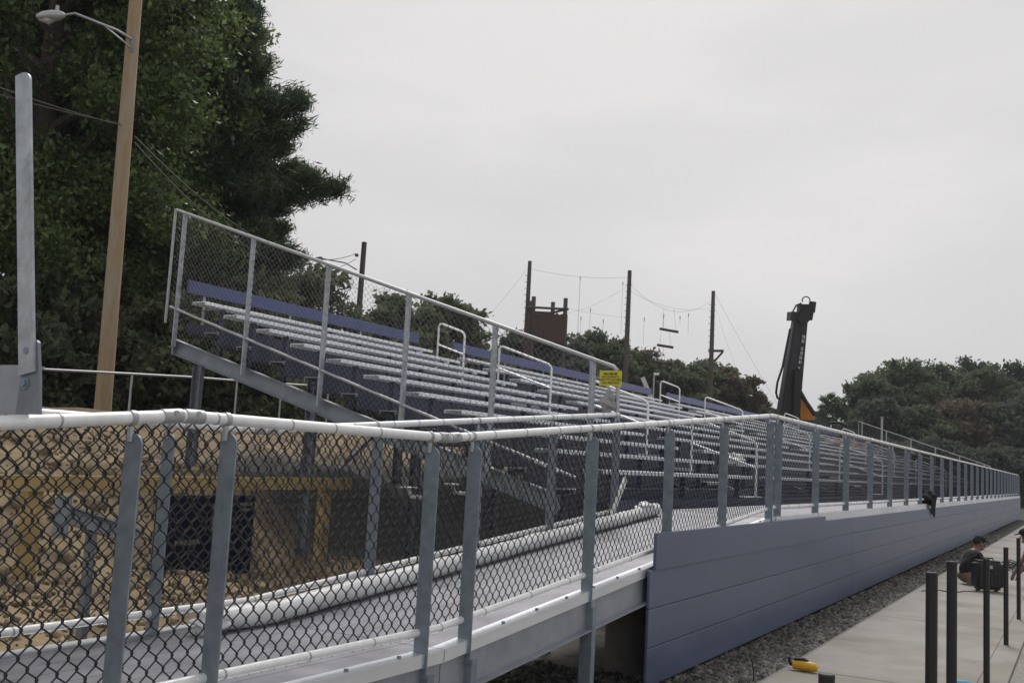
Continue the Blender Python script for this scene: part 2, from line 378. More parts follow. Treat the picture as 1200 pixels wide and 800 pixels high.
# ------------------------------------------------------------------ railings
def post_plate(x0, x1, y, z0, z1, th=.008, rr_=.045):
    poly = [(x0, z0), (x1, z0)]+[(x1-rr_+rr_*math.cos(a), z1-rr_+rr_*math.sin(a)) for a in np.linspace(0, math.pi/2, 7)]+[(x0, z1)]
    return MB().prism(poly, 'y', y, y+th)
def ring(mb, c, r, w, axis=(0, 1, 0), n=12):
    ax = Vector(axis).normalized(); mb.tube([Vector(c)-ax*w/2, Vector(c)+ax*w/2], r, n)
def rail_ties(mb, X, y0, y1, zf, step_, r):
    y = y0
    while y < y1:
        ring(mb, (X, y, zf(y)), r, .007); y += step_
def railing(root, X, posts, breaks, inward, far_simple=None, legs=True, mesh_range=None, wire_r=.0031):
    """railing along Y. inward: +1 rail's posts stand on the +X side (camera side), -1 on the other"""
    zr = lambda y: zd(y)+RAILH
    zb = lambda y: zd(y)+.105
    for y in posts:
        x0, x1 = (X-.015, X+.07)
        p = post_plate(x0, x1, y, zd(y)-.12, zr(y)-.055)
        o = p.build('post', M['galv'], root)
        c = MB(); c.tube([(X+.012, y-.004, zr(y)-.085), (X+.012, y-.004, zr(y)-.03)], .011, 8)
        for a in (0,): ring(c, (X, y+.004, zr(y)), .029, .022)
        c.build('rail_clip', M['rail_grey'], o, True)
        bt = MB(); bt.tube([(X+.05, y-.008, zd(y)-.05), (X+.05, y+.016, zd(y)-.05)], .009, 6)
        bt.build('bolt', M['galv_dark'], o)
    for a, b in zip(breaks[:-1], breaks[1:]):
        t = MB(); t.tube([(X, a, zr(a+1e-4)), (X, b, zr(b-1e-4))], .024, 14); t.build('top_rail', M['rail'], root, True)
        t = MB(); t.tube([(X, a, zb(a+1e-4)), (X, b, zb(b-1e-4))], .021, 12); t.build('bottom_rail', M['rail'], root, True)
    for b in breaks[1:-1]:
        s_ = MB()
        for d in (-.10, .01):
            s_.tube([(X, b+d, zr(b+d)), (X, b+d+.09, zr(b+d+.09))], .0285, 14)
            ring(s_, (X+.02, b+d+.05, zr(b+d+.05)+.012), .011, .02, (1, 0, 0), 8)
        s_.build('rail_sleeve', M['rail_grey'], root, True)
    ties = [(y, 0) for y in np.arange(breaks[0]+.1, breaks[-1], .37)]+[(y, 1) for y in np.arange(breaks[0]+.2, breaks[-1], .52)]
    ties.sort(); rest = MB()
    for k, (y, lo_) in enumerate(ties):
        mb_ = MB() if k < 98 else rest; y += .05*math.sin(k*7.3)
        ring(mb_, (X, y, (zb if lo_ else zr)(y)), .0235 if lo_ else .0265, .007)
        if k < 98: mb_.build('tie_wire', M['rail_grey'], root, True)
    if rest.v: rest.build('tie_wire', M['rail_grey'], root, True)['kind'] = 'stuff'
    a, b = mesh_range or (breaks[0], breaks[-1])
    al = lambda t, d: (X-.024+d, t)
    if b-a > 20:
        chainlink('mesh', M['vinyl'], root, a, 22, lambda t: zb(t)-.03, lambda t: RAILH-.105+.03, al, r=wire_r)
        chainlink('mesh', M['vinyl'], root, 22, b, lambda t: zb(t)-.03, lambda t: RAILH-.105+.03, al, r=wire_r, n=3, fine=False)
    else:
        chainlink('mesh', M['vinyl'], root, a, b, lambda t: zb(t)-.03, lambda t: RAILH-.105+.03, al, r=wire_r)

PO = [1.12, 2.56, 3.026, 4.497, 4.924, 6.50, 8.016, 9.48, 11.13]
r1 = thing('ramp_railing', 'black chain link railing with grey plate posts on the near ramp edge', 'railing', (XR, 5, 0))
railing(r1, XR, PO, [.3, J1, J2, YC], 1)
for y in (4.497, 4.924):            # handrail brackets
    z = zd(y)+.82
    b = MB(); b.tube([(XR-.015, y-.01, z-.03), (XR-.075, y-.02, z-.03), (XR-.095, y-.02, z+.015)], .010, 8)
    b.bbox(XR-.125, XR-.065, y-.06, y+.02, z+.012, z+.02, .002)
    b.build('handrail_bracket', M['rail_grey'], r1, True)
PI_ = [.9, 2.35, 3.93, 5.80, 7.18, 8.50, 9.98]
r2 = thing('ramp_railing', 'black chain link railing on the far ramp edge, beside the earth bank', 'railing', (XI, 5, 0))
railing(r2, XI, PI_, [.3, J1, J2, 10.05], 1)
e = MB(); e.tube([(XI, 10.05, zd(10.05)), (XI, 10.05, zd(10.05)+RAILH)], .024, 12); e.build('end_post', M['rail_grey'], r2, True)
PF = [11.48]+[13.34+1.93*i for i in range(25)]
r3 = thing('walkway_railing', 'long black chain link railing along the front walkway above the blue fascia', 'railing', (XR, 30, 0))
railing(r3, XR, PF, [YC, 61.3], 1)
# return at the far end of the walkway
r4 = thing('end_railing', 'short chain link railing closing off the far end of the front walkway', 'railing', (-3.5, 61.4, 0))
t = MB(); t.tube([(XR, 61.4, ZW+RAILH), (XI, 61.4, ZW+RAILH)], .024, 10); t.build('top_rail', M['rail'], r4, True)
for x in (XR+.03, XI): MB().bbox(x-.03, x+.03, 61.37, 61.43, ZW-.12, ZW+RAILH-.03).build('post', M['galv'], r4)
chainlink('mesh', M['vinyl'], r4, XI, XR, lambda t: ZW+.07, lambda t: 1.0, lambda t, d: (t, 61.4+d), n=3, fine=False)

# ------------------------------------------------------------------ ramp
rp = thing('access_ramp', 'grey aluminium access ramp with level landing climbing to the grandstand walkway', 'ramp', (-3.6, 5, 0))
segs = [(.3, J1-.004), (J1+.004, J2-.004), (J2+.004, YC-.02)]
XO_ = -2.93
for a, b in segs:
    z = lambda y: zd(min(max(y, a+1e-3), b-1e-3))
    nb = 8; w = (XO_-.09-(XI-.06))/nb
    d = MB()
    for k in range(nb):                        # interlocking deck boards
        x0 = XI-.06+k*w+.002; x1 = x0+w-.004
        d.hexa([(x0, a, z(a)-.04), (x1, a, z(a)-.04), (x1, b, z(b)-.04), (x0, b, z(b)-.04)],
               [(x0, a, z(a)), (x1, a, z(a)), (x1, b, z(b)), (x0, b, z(b))])
    d.build('deck', M['deck'], rp)
    for X, sgn, nm in ((XO_, 1, 'edge'), (XI-.07, -1, 'edge')):
        # light edge angle with bolts, then the channel below it
        e_ = MB(); xa, xb = sorted((X-sgn*.085, X))
        e_.hexa([(xa, a, z(a)-.012), (xb, a, z(a)-.012), (xb, b, z(b)-.012), (xa, b, z(b)-.012)], [(xa, a, z(a)+.006), (xb, a, z(a)+.006), (xb, b, z(b)+.006), (xa, b, z(b)+.006)])
        xa, xb = sorted((X-sgn*.008, X))
        e_.hexa([(xa, a, z(a)-.062), (xb, a, z(a)-.062), (xb, b, z(b)-.062), (xa, b, z(b)-.062)], [(xa, a, z(a)-.0125), (xb, a, z(a)-.0125), (xb, b, z(b)-.0125), (xa, b, z(b)-.0125)])
        e_.build('edge_angle', M['alu'], rp)
        if sgn > 0:
            y = a+.25
            while y < b: MB().tube([(X-.03, y, z(y)+.005), (X-.03, y, z(y)+.018)], .011, 6).build('edge_bolt', M['galv_dark'], rp); y += .42
        c = MB(); xa, xb = sorted((X-sgn*.03, X-sgn*.022))
        c.hexa([(xa, a, z(a)-.26), (xb, a, z(a)-.26), (xb, b, z(b)-.26), (xa, b, z(b)-.26)], [(xa, a, z(a)-.045), (xb, a, z(a)-.045), (xb, b, z(b)-.045), (xa, b, z(b)-.045)])
        xa, xb = sorted((X-sgn*.021, X+sgn*.02))
        c.hexa([(xa, a, z(a)-.26), (xb, a, z(a)-.26), (xb, b, z(b)-.26), (xa, b, z(b)-.26)], [(xa, a, z(a)-.25), (xb, a, z(a)-.25), (xb, b, z(b)-.25), (xa, b, z(b)-.25)])
        c.build('side_channel', M['beam'], rp)
    yy = a+.4
    while yy < b:
        MB().box(XI-.035, XO_-.035, yy, yy+.06, z(yy)-.19, z(yy)-.045).build('cross_joist', M['beam'], rp); yy += 1.2
for y in PO[:-1]:
    if y > 8.5: continue
    l = MB(); x0, x1 = XR-.01, XR+.078
    l.box(x0, x1, y+.0085, y+.0165, -.09, zd(y)-.10); l.box(x1-.008, x1, y+.017, y+.07, -.09, zd(y)-.10)
    l.build('support_leg', M['galv'], rp)
for y in PI_[:-1]:
    l = MB(); l.box(XI-.015, XI+.07, y+.0085, y+.07, -.2, zd(y)-.30); l.build('support_leg', M['galv_dark'], rp)

# piers
for i, (x, y) in enumerate(((-3.35, 8.25), (-3.45, 11.6))):
    p = MB(); p.tube([(x, y, -.3), (x, y, .1), (x, y, .105), (x, y, .4), (x, y, .405), (x, y, zd(y)-.28)], [.19, .19, .194, .194, .19, .19], 20)
    p.tube([(x, y, zd(y)-.29), (x, y, zd(y)-.262)], .12, 12)
    tag(p.build('concrete_pier', M['pier'], None, True), ['round concrete pier under the ramp, just left of the fascia end', 'round concrete pier hidden in the dark behind the blue fascia'][i], 'pier', 'concrete piers under the ramp')

# ------------------------------------------------------------------ fascia
fa = thing('fascia_wall', 'long slate blue board fascia hiding the underside of the walkway beside the path', 'fascia', (-2.89, 30, 0))
XF0, XF1 = -2.912, -2.888
joins = [7.5, 15.4, 23, 30.6, 38.2, 45.8, 53.4, 61.4]
for k, (a, b) in enumerate(zip(joins[:-1], joins[1:])):
    for j, (z0, z1) in enumerate(((0.0, .285), (.288, .578), (.581, .868), (.871, 1.09))):
        if j == 3 and k == 0:
            MB().bbox(XF0, XF1, a+.012, 13.55, .871, .90, .003)
            MB().bbox(XF0+.012, XF1+.014, a+.085, 13.60, .868, 1.150, .004).build('panel', M['fascia'], fa)
            MB().bbox(XF0, XF1, 13.605, b-.003, .871, 1.09, .003).build('panel', M['fascia'], fa)
            continue
        MB().bbox(XF0, XF1, a+.003, b-.003, z0, z1, .006).build('panel', M['fascia'], fa)
y = 7.8
while y < 61.4: MB().prism([(XF0-.045, y-.05), (XF0-.002, y-.05), (XF0-.002, y), (XF0-.010, y), (XF0-.010, y-.042), (XF0-.045, y-.042)], 'z', .02, 1.0).build('fascia_bracket', M['galv_dark'], fa); y += 1.93

# ------------------------------------------------------------------ grandstand
gs = thing('grandstand', 'long aluminium grandstand with blue seat backs and blue risers and open aisles', 'grandstand', (-8, 35, 0))
AIS = [16.5, 28.55, 43.1, 55.15]; AW = .62
secs = []; y = YB
for a in AIS: secs.append((y, a-AW)); y = a+AW
secs.append((y, YE))
def plank(mb, x0, x1, y0, y1, zt, th=.046):
    """hollow bleacher plank: crowned nose, ribbed top lines"""
    poly = [(x0+.004, zt), (x0, zt-.006), (x0, zt-th), (x0+.012, zt-th), (x0+.012, zt-.012), (x1-.012, zt-.012), (x1-.012, zt-th), (x1, zt-th), (x1, zt-.006), (x1-.004, zt)]
    return mb.prism(poly, 'y', y0, y1)
for i in range(NR):
    X = rowx(i)
    for a, b in secs:
        plank(MB(), X-.12, X+.125, a+.01, b, seatz(i)).build('seat', M['alu'], gs)
    f = MB(); plank(f, X+.14, X+.385, YB+.03, YE, footz(i)) if i else None
    if i: f.build('foot_plank', M['foot'], gs)
    r_ = MB(); r_.box(X+.390, X+.402, YB+.06, YE, footz(i)-.19, footz(i)+.012) if i else r_.box(X+.150, X+.162, YB+.06, YE, footz(i)-.2, footz(i)+.1)
    r_.box(X-.232, X-.220, YB+.06, YE, footz(i)+.0, footz(i+1)-.05); r_.build('riser', M['blue_riser'], gs)
    for a in AIS:            # half steps in the aisles
        if i: 
            s_ = MB(); plank(s_, X+.39, X+.60, a-.55, a+.55, footz(i)-.1); s_.build('aisle_step', M['foot'], gs)
Xb = rowx(NR-1)-.23
for a, b in secs:
    sb = MB(); sb.bbox(Xb-.02, Xb+.02, a+.0, b, 3.735, 3.915, .006); o = sb.build('seat_back', M['blue'], gs)
    y = a+.35
    while y < b:
        bk = MB(); bk.bar((Xb-.026, y, 3.30), (Xb-.026, y, 3.86), .045, .008, (1, 0, 0)); bk.bar((Xb-.026, y, seatz(10)-.06), (Xb+.3, y, seatz(10)-.06), .045, .0075); bk.build('back_bracket', M['rail_grey'], o); y += 1.83
# raking stringers and columns
def sz(x): return 2.24+(-8.24-x)*.292
ysr = [YB+.05]+[12.6+2.44*k for k in range(20)]+[YE-.1]
for k, y in enumerate(ysr):
    s_ = MB()
    for (dz0, dz1, w) in ((0, -.012, .10), (-.0125, -.2, .008), (-.2005, -.212, .10)):
        x0, x1 = -11.12, -5.0
        s_.hexa([(x0, y-w/2, sz(x0)+dz1), (x1, y-w/2, sz(x1)+dz1), (x1, y+w/2, sz(x1)+dz1), (x0, y+w/2, sz(x0)+dz1)],
                [(x0, y-w/2, sz(x0)+dz0), (x1, y-w/2, sz(x1)+dz0), (x1, y+w/2, sz(x1)+dz0), (x0, y+w/2, sz(x0)+dz0)])
    if k == 0: s_.hexa([(-11.13, y-.06, sz(-11.13)-.215), (-11.1, y-.06, sz(-11.1)-.215), (-11.1, y+.06, sz(-11.1)-.215), (-11.13, y+.06, sz(-11.13)-.215)], [(-11.13, y-.06, sz(-11.13)+.004), (-11.1, y-.06, sz(-11.1)+.004), (-11.1, y+.06, sz(-11.1)+.004), (-11.13, y+.06, sz(-11.13)+.004)])
    s_.build('stringer', M['stringer'], gs)
    if k < 6 or k == len(ysr)-1:
        for i in range(NR):
            X = rowx(i); b_ = MB()
            b_.box(X-.035, X+.035, y+.40, y+.44, sz(X)-.12, seatz(i)-.012-.035)
            b_.box(X-.11, X+.36, y+.441, y+.48, footz(i)-.085, footz(i)-.047) if i else None
            b_.build('seat_bracket', M['blue_riser'], gs)
    for X in (-6.1, -8.55, -10.6):
        zg = gz(X, y)-.1
        c = MB(); zt = sz(X)-.216
        if zt-zg < .2: continue
        c.box(X-.075, X+.075, y-.004, y+.004, zg, zt); c.box(X-.075, X-.067, y-.07, y-.0045, zg, zt); c.box(X+.067, X+.075, y-.07, y-.0045, zg, zt)
        c.build('column', M['galv_dark'], gs)
for i, y in enumerate(ysr[:-1]):            # cross bracing under the stand
    if i % 3 == 1:
        MB().bar((-10.6, y+.1, .9), (-10.6, ysr[i+1]-.1, 2.4), .05, .05).build('brace', M['galv_dark'], gs)
# front walkway
w_ = MB(); nb = 8; bw = (XI+.14-(-2.96))/-nb
for k in range(nb):
    x0 = -2.96-k*abs(bw); w_.box(x0-abs(bw)+.003, x0-.003, YC, YE, ZW-.045, ZW)
w_.build('walkway_deck', M['deck'], gs)
MB().box(-2.958, -2.915, YC+.0, YE, ZW-.13, ZW+.012).build('walkway_edge', M['alu'], gs)
rb = MB(); rb.box(-4.44, -4.425, YB+.3, YE, .3, ZW-.02); rb.build('front_riser', M['blue_riser'], gs)
# first riser between walkway and front row
MB().box(-4.47, -4.455, YB+.35, YE, ZW-.03, ZW+.0).build('walkway_trim', M['alu'], gs)
y = YC+.4
while y < YE:
    MB().box(-4.40, -2.97, y, y+.08, ZW-.22, ZW-.05).build('walkway_joist', M['galv_dark'], gs); y += 2.44
y = YC+.44
while y < YE:
    for X in (-3.2, -4.2): MB().box(X-.05, X+.05, y-.04, y+.04, -.1, ZW-.225).build('walkway_leg', M['galv_dark'], gs)
    y += 4.88
# aisle handrails
def hoop(y, xa, za, xb, zb_, zba, zbb):
    c = .07
    pts = [(xa, y, zba), (xa, y, za-c), (xa+c*.3, y, za-c*.35), (xa+c, y, za-.02)]
    pts += [(xb-c, y, zb_+.02), (xb-c*.3, y, zb_-c*.3), (xb, y, zb_-c), (xb, y, zbb)]
    o = MB(); o.tube(pts, .021, 10); o = o.build('aisle_handrail', M['rail'], gs, True)
    mm = MB(); mm.tube([(xa, y, (za+zba)/2+.08), (xb, y, (zb_+zbb)/2+.08)], .017, 8); mm.build('mid_rail', M['rail'], o, True)
def fz(x): return 1.17+(-4.35-x)/.61*.2
for a in AIS:
    for xa, xb in ((-10.88, -10.28), (-9.5, -8.39), (-7.6, -6.5), (-5.7, -4.6)):
        hoop(a, xa, fz(xa)+.90, xb, fz(xb)+.90, fz(xa)-.1, fz(xb)-.1)

# ------------------------------------------------------------------ sloping side guards
def side_guard(label, y, fine, S=1.0, front=True):
    g = thing('guard_fence', label, 'fence', (-8, y, 0))
    s = YB/8.9
    pt = lambda x, z: (x*s, 1.65+(z-1.65)*s)
    xb, zb_ = pt(-9.858, 4.523); xf, zf_ = pt(-3.80, 2.556)
    tz = lambda x: zf_+(x-xf)/(xb-xf)*(zb_-zf_)
    t = MB(); t.tube([(xb, y, tz(xb)), (xf-.06, y, tz(xf-.06)), (xf-.015, y, tz(xf)-.02), (xf, y, tz(xf)-.07), (xf, y, ZW-.05 if front else 1.6)], .024, 12); t.build('top_rail', M['rail_grey'], g, True)
    m0 = pt(-9.79, 3.297); m1 = pt(-4.183, 1.515)
    mz = lambda x: m0[1]+(x-m0[0])/(m1[0]-m0[0])*(m1[1]-m0[1])
    t = MB(); t.tube([(m0[0], y-.03, m0[1]), (m1[0], y-.03, m1[1])], .019, 10); t.build('mid_rail', M['rail_grey'], g, True)
    t = MB(); t.tube([(m1[0]-.5, y-.03, mz(m1[0]-.5)), (m1[0]-.2, y-.03, mz(m1[0]-.2))], .024, 10); t.build('rail_sleeve', M['rail'], g, True)
    for x in (-4.068, -5.164, -6.248, -7.369, -8.531, -9.70):
        X = x*s; zt = tz(X)-.01; zb2 = max(sz(X)-.05, ZW-.05)
        zb2 = sz(X)-.10
        p = MB(); p.bbox(X-.032, X+.032, y-.012, y+.02, zb2, zt, .003); p.bbox(X+.018, X+.032, y-.055, y-.013, zb2, zt-.03, .003) 
        p.build('post', M['galv_light'], g)
    X = xb-.02
    t = MB(); t.tube([(X, y, tz(xb)+.02), (X, y-.0, tz(xb)-1.62)], .019, 8); t.build('end_post', M['rail_grey'], g, True)
    bz = lambda t_: max(sz(t_)+.06, ZW+.05)
    chainlink('mesh', M['silverwire'], g, xb+.05, xf-.02, lambda t_: tz(t_)-.02-(math.floor((tz(t_)-bz(t_))/.044))*.044, lambda t_: tz(t_)-.02-bz(t_), lambda t_, d: (t_, y+.006+d), P=.0405, V_=.084, r=.0021, n=4 if fine else 3, fine=fine)
    return g, tz, xf
g1, tz1, xf1 = side_guard('silver chain link guard fence sloping down the near end of the grandstand', YB-.045, True)
side_guard('distant sloping guard fence at the far end of the grandstand', YE+.05, False)

# occupancy sign
c = on_y(715.5, 443, YB-.08); wS = .26; hS = .165
sg = thing('occupancy_sign', 'yellow maximum occupancy sign wired to the front of the sloping guard fence', 'sign', (c.x, c.y, c.z))
MB().bbox(c.x-wS/2, c.x+wS/2, c.y-.002, c.y+.002, c.z-hS/2, c.z+hS/2, .0008).build('plate', M['sign'], sg)
def text(s, x, y, z, size, mt, parent, rot=None, name='lettering', ext=.0006):
    cu = bpy.data.curves.new('txt', 'FONT'); cu.body = s; cu.size = size; cu.align_x = 'CENTER'; cu.extrude = ext; cu.offset = size*.014
    to = bpy.data.objects.new('txt', cu); col.objects.link(to)
    dg = bpy.context.evaluated_depsgraph_get(); me = bpy.data.meshes.new_from_object(to.evaluated_get(dg))
    bpy.data.objects.remove(to)
    me.transform(Matrix.Translation((x, y, z)) @ (rot or Matrix.Rotation(math.pi/2, 4, 'X')))
    me.materials.clear(); me.materials.append(mt)
    return link(name, me, parent)
for k, (s_, z_) in enumerate((("'MAXIMUM'", .036), ('OCCUPANCY', .004), ('NOT TO EXCEED', -.029), ('1207 PERSONS', -.062))):
    text(s_, c.x, c.y-.0035, c.z+z_, .033, M['ink'], sg)
sc = MB()
for dx in (-.09, .09): sc.tube([(c.x+dx, c.y-.003, c.z+hS/2-.01), (c.x+dx, c.y-.002, c.z+hS/2+.012), (c.x+dx, c.y+.04, c.z+hS/2+.012)], .003, 6)
sc.build('wire_tie', M['ink'], sg)

# ------------------------------------------------------------------ crumpled items, roll, plank, loose steel
def crumple(c, sx_, sy_, sz_, seed, n=3, amp=.35):
    bm = bmesh.new(); bmesh.ops.create_icosphere(bm, subdivisions=n+1, radius=1)
    r_ = random.Random(seed); ph = [r_.uniform(0, 6) for _ in range(6)]
    for v in bm.verts:
        p = v.co.copy()
        k = 1+amp*(math.sin(3.1*p.x+ph[0])*math.sin(4.3*p.y+ph[1])+.6*math.sin(6.7*p.z+ph[2]+2*p.x)+.3*math.sin(11*p.y+ph[3]+5*p.z))
        v.co = Vector((c[0]+p.x*sx_*k, c[1]+p.y*sy_*k, c[2]+p.z*sz_*k))
    return MB().bm(bm)
p = on_y(713, 472, YB-.08)
tag(crumple((p.x, p.y, p.z), .075, .03, .10, 4).build('plastic_sheet', M['grey_sheet'], None, True), 'crumpled grey plastic sheet caught on the guard fence under the yellow sign', 'plastic sheet')
p = on_x(861, 520, rowx(1))
tag(crumple((rowx(1)+.02, p.y, seatz(1)+.07), .12, .16, .08, 9).build('plastic_sheet', M['white'], None, True), 'crumpled white plastic lying on a low seat behind the railing', 'plastic sheet')
# long wrapped roll on the deck
rl = MB(); pts = []; rr_ = []
y = 4.25; k = 0
while y < 10.75:
    z = zd(y)+.068; pts.append((-4.09+.004*math.sin(y*2.1), y, z+.002*math.sin(y*5))); rr_.append(.064+.002*math.sin(y*13)+.002*math.sin(y*7.3)); y += .06
rl.tube(pts, rr_, 18)
rlt = thing('wrapped_roll', 'long white plastic wrapped roll lying along the far side of the ramp deck', 'roll', (-4.09, 6, zd(6)))
rl.build('wrapping', M['wrap'], rlt, True)
crumple((-4.09, 4.17, zd(4.2)+.065), .072, .12, .06, 3, n=3, amp=.22).build('wrapping_end', M['wrap'], rlt, True)
crumple((-4.09, 10.4, zd(10.4)+.115), .07, .18, .055, 6, n=3, amp=.22).build('wrapping_end', M['wrap'], rlt, True)
a = on_x(716, 597, -4.22); b = on_x(733, 561, -4.27)
tag(MB().bar((a.x, a.y, a.z-.06), (b.x, b.y, b.z), .07, .02, (1, 0, 0)).build('board', M['white'], None), 'short white board leaning against the end of the far ramp railing', 'board')

# loose galvanised post bolted to a channel that lies across the two top rails
q = on_x(31, 489, XR+.01)
lp = thing('loose_post', 'tall galvanised post bolted upright to a steel channel resting across the railings', 'post', (q.x, q.y, q.z))
zt = zd(q.y)+RAILH+.026
ch = MB(); ch.box(XI-.25, XR-.02, q.y+.012, q.y+.020, zt, zt+.16); ch.box(XI-.25, XR-.02, q.y+.021, q.y+.07, zt, zt+.008); ch.box(XI-.25, XR-.02, q.y+.021, q.y+.07, zt+.152, zt+.16)
ch.build('channel', M['beam'], lp)
gp = MB(); x0 = q.x
gp.prism([(x0-.058, zt), (x0+.062, zt), (x0+.045, zt+.11), (x0+.018, zt+.232), (x0+.008, zt+.240), (x0-.045, zt+.240)], 'y', q.y, q.y+.010)
gp.build('gusset_plate', M['galv_dark'], lp)
for dx, dz in ((-.025, .205), (-.025, .10)):
    bo = MB(); bo.tube([(x0+dx, q.y-.012, zt+dz), (x0+dx, q.y+.03, zt+dz)], .013, 6); bo.tube([(x0+dx, q.y-.003, zt+dz), (x0+dx, q.y-.0005, zt+dz)], .021, 12)
    bo.build('bolt', M['galv'], lp, True)
tp = Vector(on_y(36, 83, q.y+.02)); hgt = tp.z-zt-.13
pp = MB(); poly = []; w2 = .038; r0 = .04
pl = [(-w2, 0), (w2, 0)]+[(w2-r0+r0*math.cos(t), hgt-r0+r0*math.sin(t)) for t in np.linspace(0, math.pi/2, 8)]+[(-w2, hgt)]
pp.prism(pl, 'y', 0, .009)
o = pp.build('upright', M['galv_light'], lp)
o.matrix_parent_inverse = lp.matrix_world.inverted(); dx = tp.x-(x0-.008)
o.matrix_basis = Matrix.Translation((x0-.012, q.y+.021 if False else q.y-.010, zt+.13)) @ Matrix.Rotation(math.atan2(dx, hgt), 4, 'Y')
gpl = MB()
# stray beam on a short prop in the earth
a = on_x(78, 592, -5.6); b = on_x(150, 617, -5.6)
sb = thing('loose_beam', 'short grey steel beam resting aslant on a prop by the earth bank', 'beam', (a.x, a.y, gz(a.x, a.y)))
d = (b-a).normalized(); b2 = b+d*.1
sbm = MB(); sbm.bar(a, b2, .10, .012); sbm.bar(a-Vector((0, 0, .05)), b2-Vector((0, 0, .05)), .008, .086); sbm.bar(a-Vector((0, 0, .1)), b2-Vector((0, 0, .1)), .10, .012); sbm.build('beam', M['beam'], sb)
MB().bar(a+Vector((0, -.02, .06)), a+Vector((0, -.03, -.20)), .13, .015, (0, 1, 0)).build('end_plate', M['galv'], sb)
pq = a+(b-a)*.42
MB().bbox(pq.x-.026, pq.x+.026, pq.y-.026, pq.y+.026, gz(pq.x, pq.y)-.1, pq.z-.107).build('prop', M['galv_dark'], sb)

# yellow timber wall and black panels on the bank
XT = -8.3
a = on_x(12, 566, XT); b = on_x(410, 569, XT)
tw = thing('timber_barrier', 'yellow timber rail on posts standing in the earth bank behind the ramp', 'barrier', (XT, (a.y+b.y)/2, 0))
ym = [a.y-.4, a.y+(b.y-a.y)*.33, a.y+(b.y-a.y)*.66, b.y]
for k in range(3):
    MB().bbox(XT-.02, XT+.03, ym[k]+.005, ym[k+1]-.005, a.z-.075+.01*k, a.z+.075+.01*k, .006).build('rail', M['yellowwood'], tw)
for y in (on_x(42, 600, XT).y, on_x(384, 600, XT).y):
    MB().bbox(XT-.125, XT-.022, y-.08, y+.08, gz(XT, y)-.1, a.z+.06, .006).build('post', M['yellowwood'], tw)
X = XT+.16; a_ = on_x(181, 648, X); b_ = on_x(300, 580, X)
pn = thing('site_panel', 'wide black panel with faded pale labels standing under the yellow timber rail', 'panel', (X, a_.y, a_.z))
pm = MB(); zb_ = min(a_.z, gz(X, (a_.y+b_.y)/2))-.05
for k in range(2): pm.bbox(X-.05, X, a_.y+(b_.y-a_.y)*k/2+.004, a_.y+(b_.y-a_.y)*(k+1)/2-.004, zb_, b_.z, .006)
pm.build('panel', M['blackbox'], pn)
dy = b_.y-a_.y; dz = b_.z-a_.z
for lname, u0, u1, v0, v1, nn_ in (('label', .83, .97, .80, .86, 5), ('label', .83, .95, .70, .75, 4), ('label', .535, .56, .35, .85, 1), ('label', .18, .44, .12, .20, 6)):
    lm = MB()
    for w in range(nn_):
        q0 = u0+(u1-u0)*w/nn_; lm.box(X+.001, X+.003, a_.y+dy*q0, a_.y+dy*(q0+(u1-u0)/nn_*.75), a_.z+dz*v0, a_.z+dz*v1)
    lm.build(lname, M['label'], pn)

# ------------------------------------------------------------------ rail fence on the bank
XL = -15.0
fp = [on_x(-90, 426, XL), on_x(0, 430, XL), on_x(155, 438, XL), on_x(228, 442, XL), on_x(278, 446, XL), on_x(330, 449.5, XL), on_x(385, 453, XL)]
pf = thing('pipe_fence', 'thin grey pipe fence along the top of the earth bank before the trees', 'fence', (XL, fp[2].y, 2))
t = MB(); t.tube(fp, .022, 10); t.build('rail', M['rail_grey'], pf, True)
for p in (fp[0], fp[2], fp[3], fp[4], fp[5], fp[6]):
    t = MB(); t.tube([(p.x, p.y, gz(p.x, p.y)-.1), (p.x, p.y, p.z-.0)], .02, 10); t.build('post', M['rail_grey'], pf, True)
    
# ------------------------------------------------------------------ utility poles and wires
def vline(px, py, D):
    p = atd(px, py, D); return p
b = atd(120, 484, 20); tpt = atd(164, -60, 20)
up = thing('lamp_pole', 'brown timber utility pole with a street lamp arm before the big trees', 'utility pole', (b.x, b.y, gz(b.x, b.y)))
zt_ = 11.2; lean = (tpt-b)/(tpt.z-b.z); B0 = Vector((b.x, b.y, b.z))
pt = lambda z: B0+lean*(z-b.z)
t = MB(); t.tube([pt(gz(b.x, b.y)-.3), pt(4), pt(7), pt(zt_)], [.165, .152, .14, .115], 16); t.build('pole', M['pole'], up, True)
ha = on_y(157, 47, pt(9).y-.12); 
A0 = atd(155, 46, 19.85); A1 = atd(118, 28, 19.85); A2 = atd(88, 16, 19.85); A3 = atd(74, 18, 19.85); A4 = atd(43, 20, 19.85)
t = MB(); t.tube([A0, (A0+A1)/2+Vector((0, 0, .03)), A1, A2, A3], .024, 8); t.tube([atd(154, 56, 19.85), atd(123, 31, 19.85)], .016, 8); t.build('lamp_arm', M['rail_grey'], up, True)
t = MB(); t.bar(A0+Vector((.03, 0, .06)), atd(154, 58, 19.85)+Vector((.03, 0, -.05)), .05, .02); t.build('arm_plate', M['galv_dark'], up)
ax = (A4-A3); hd = MB(); n_ = 9; 
hd.tube([A3-ax*.08, A3+ax*.0, A3+ax*.15, A3+ax*.4, A3+ax*.75, A3+ax*.97, A3+ax*1.0], [.03, .06, .095, .115, .10, .05, .015], 12)
lo = hd.build('lamp_head', M['rail_grey'], up, True)
gl = MB(); gl.tube([A3+ax*.3-Vector((0, 0, .06)), A3+ax*.55-Vector((0, 0, .085)), A3+ax*.9-Vector((0, 0, .05))], [.05, .085, .03], 10); gl.build('lens', M['glass'], lo, True)
ph = MB(); ph.tube([A3+ax*.25+Vector((0, 0, .08)), A3+ax*.25+Vector((0, 0, .2))], .035, 8); ph.build('photocell', M['glass'], lo, True)
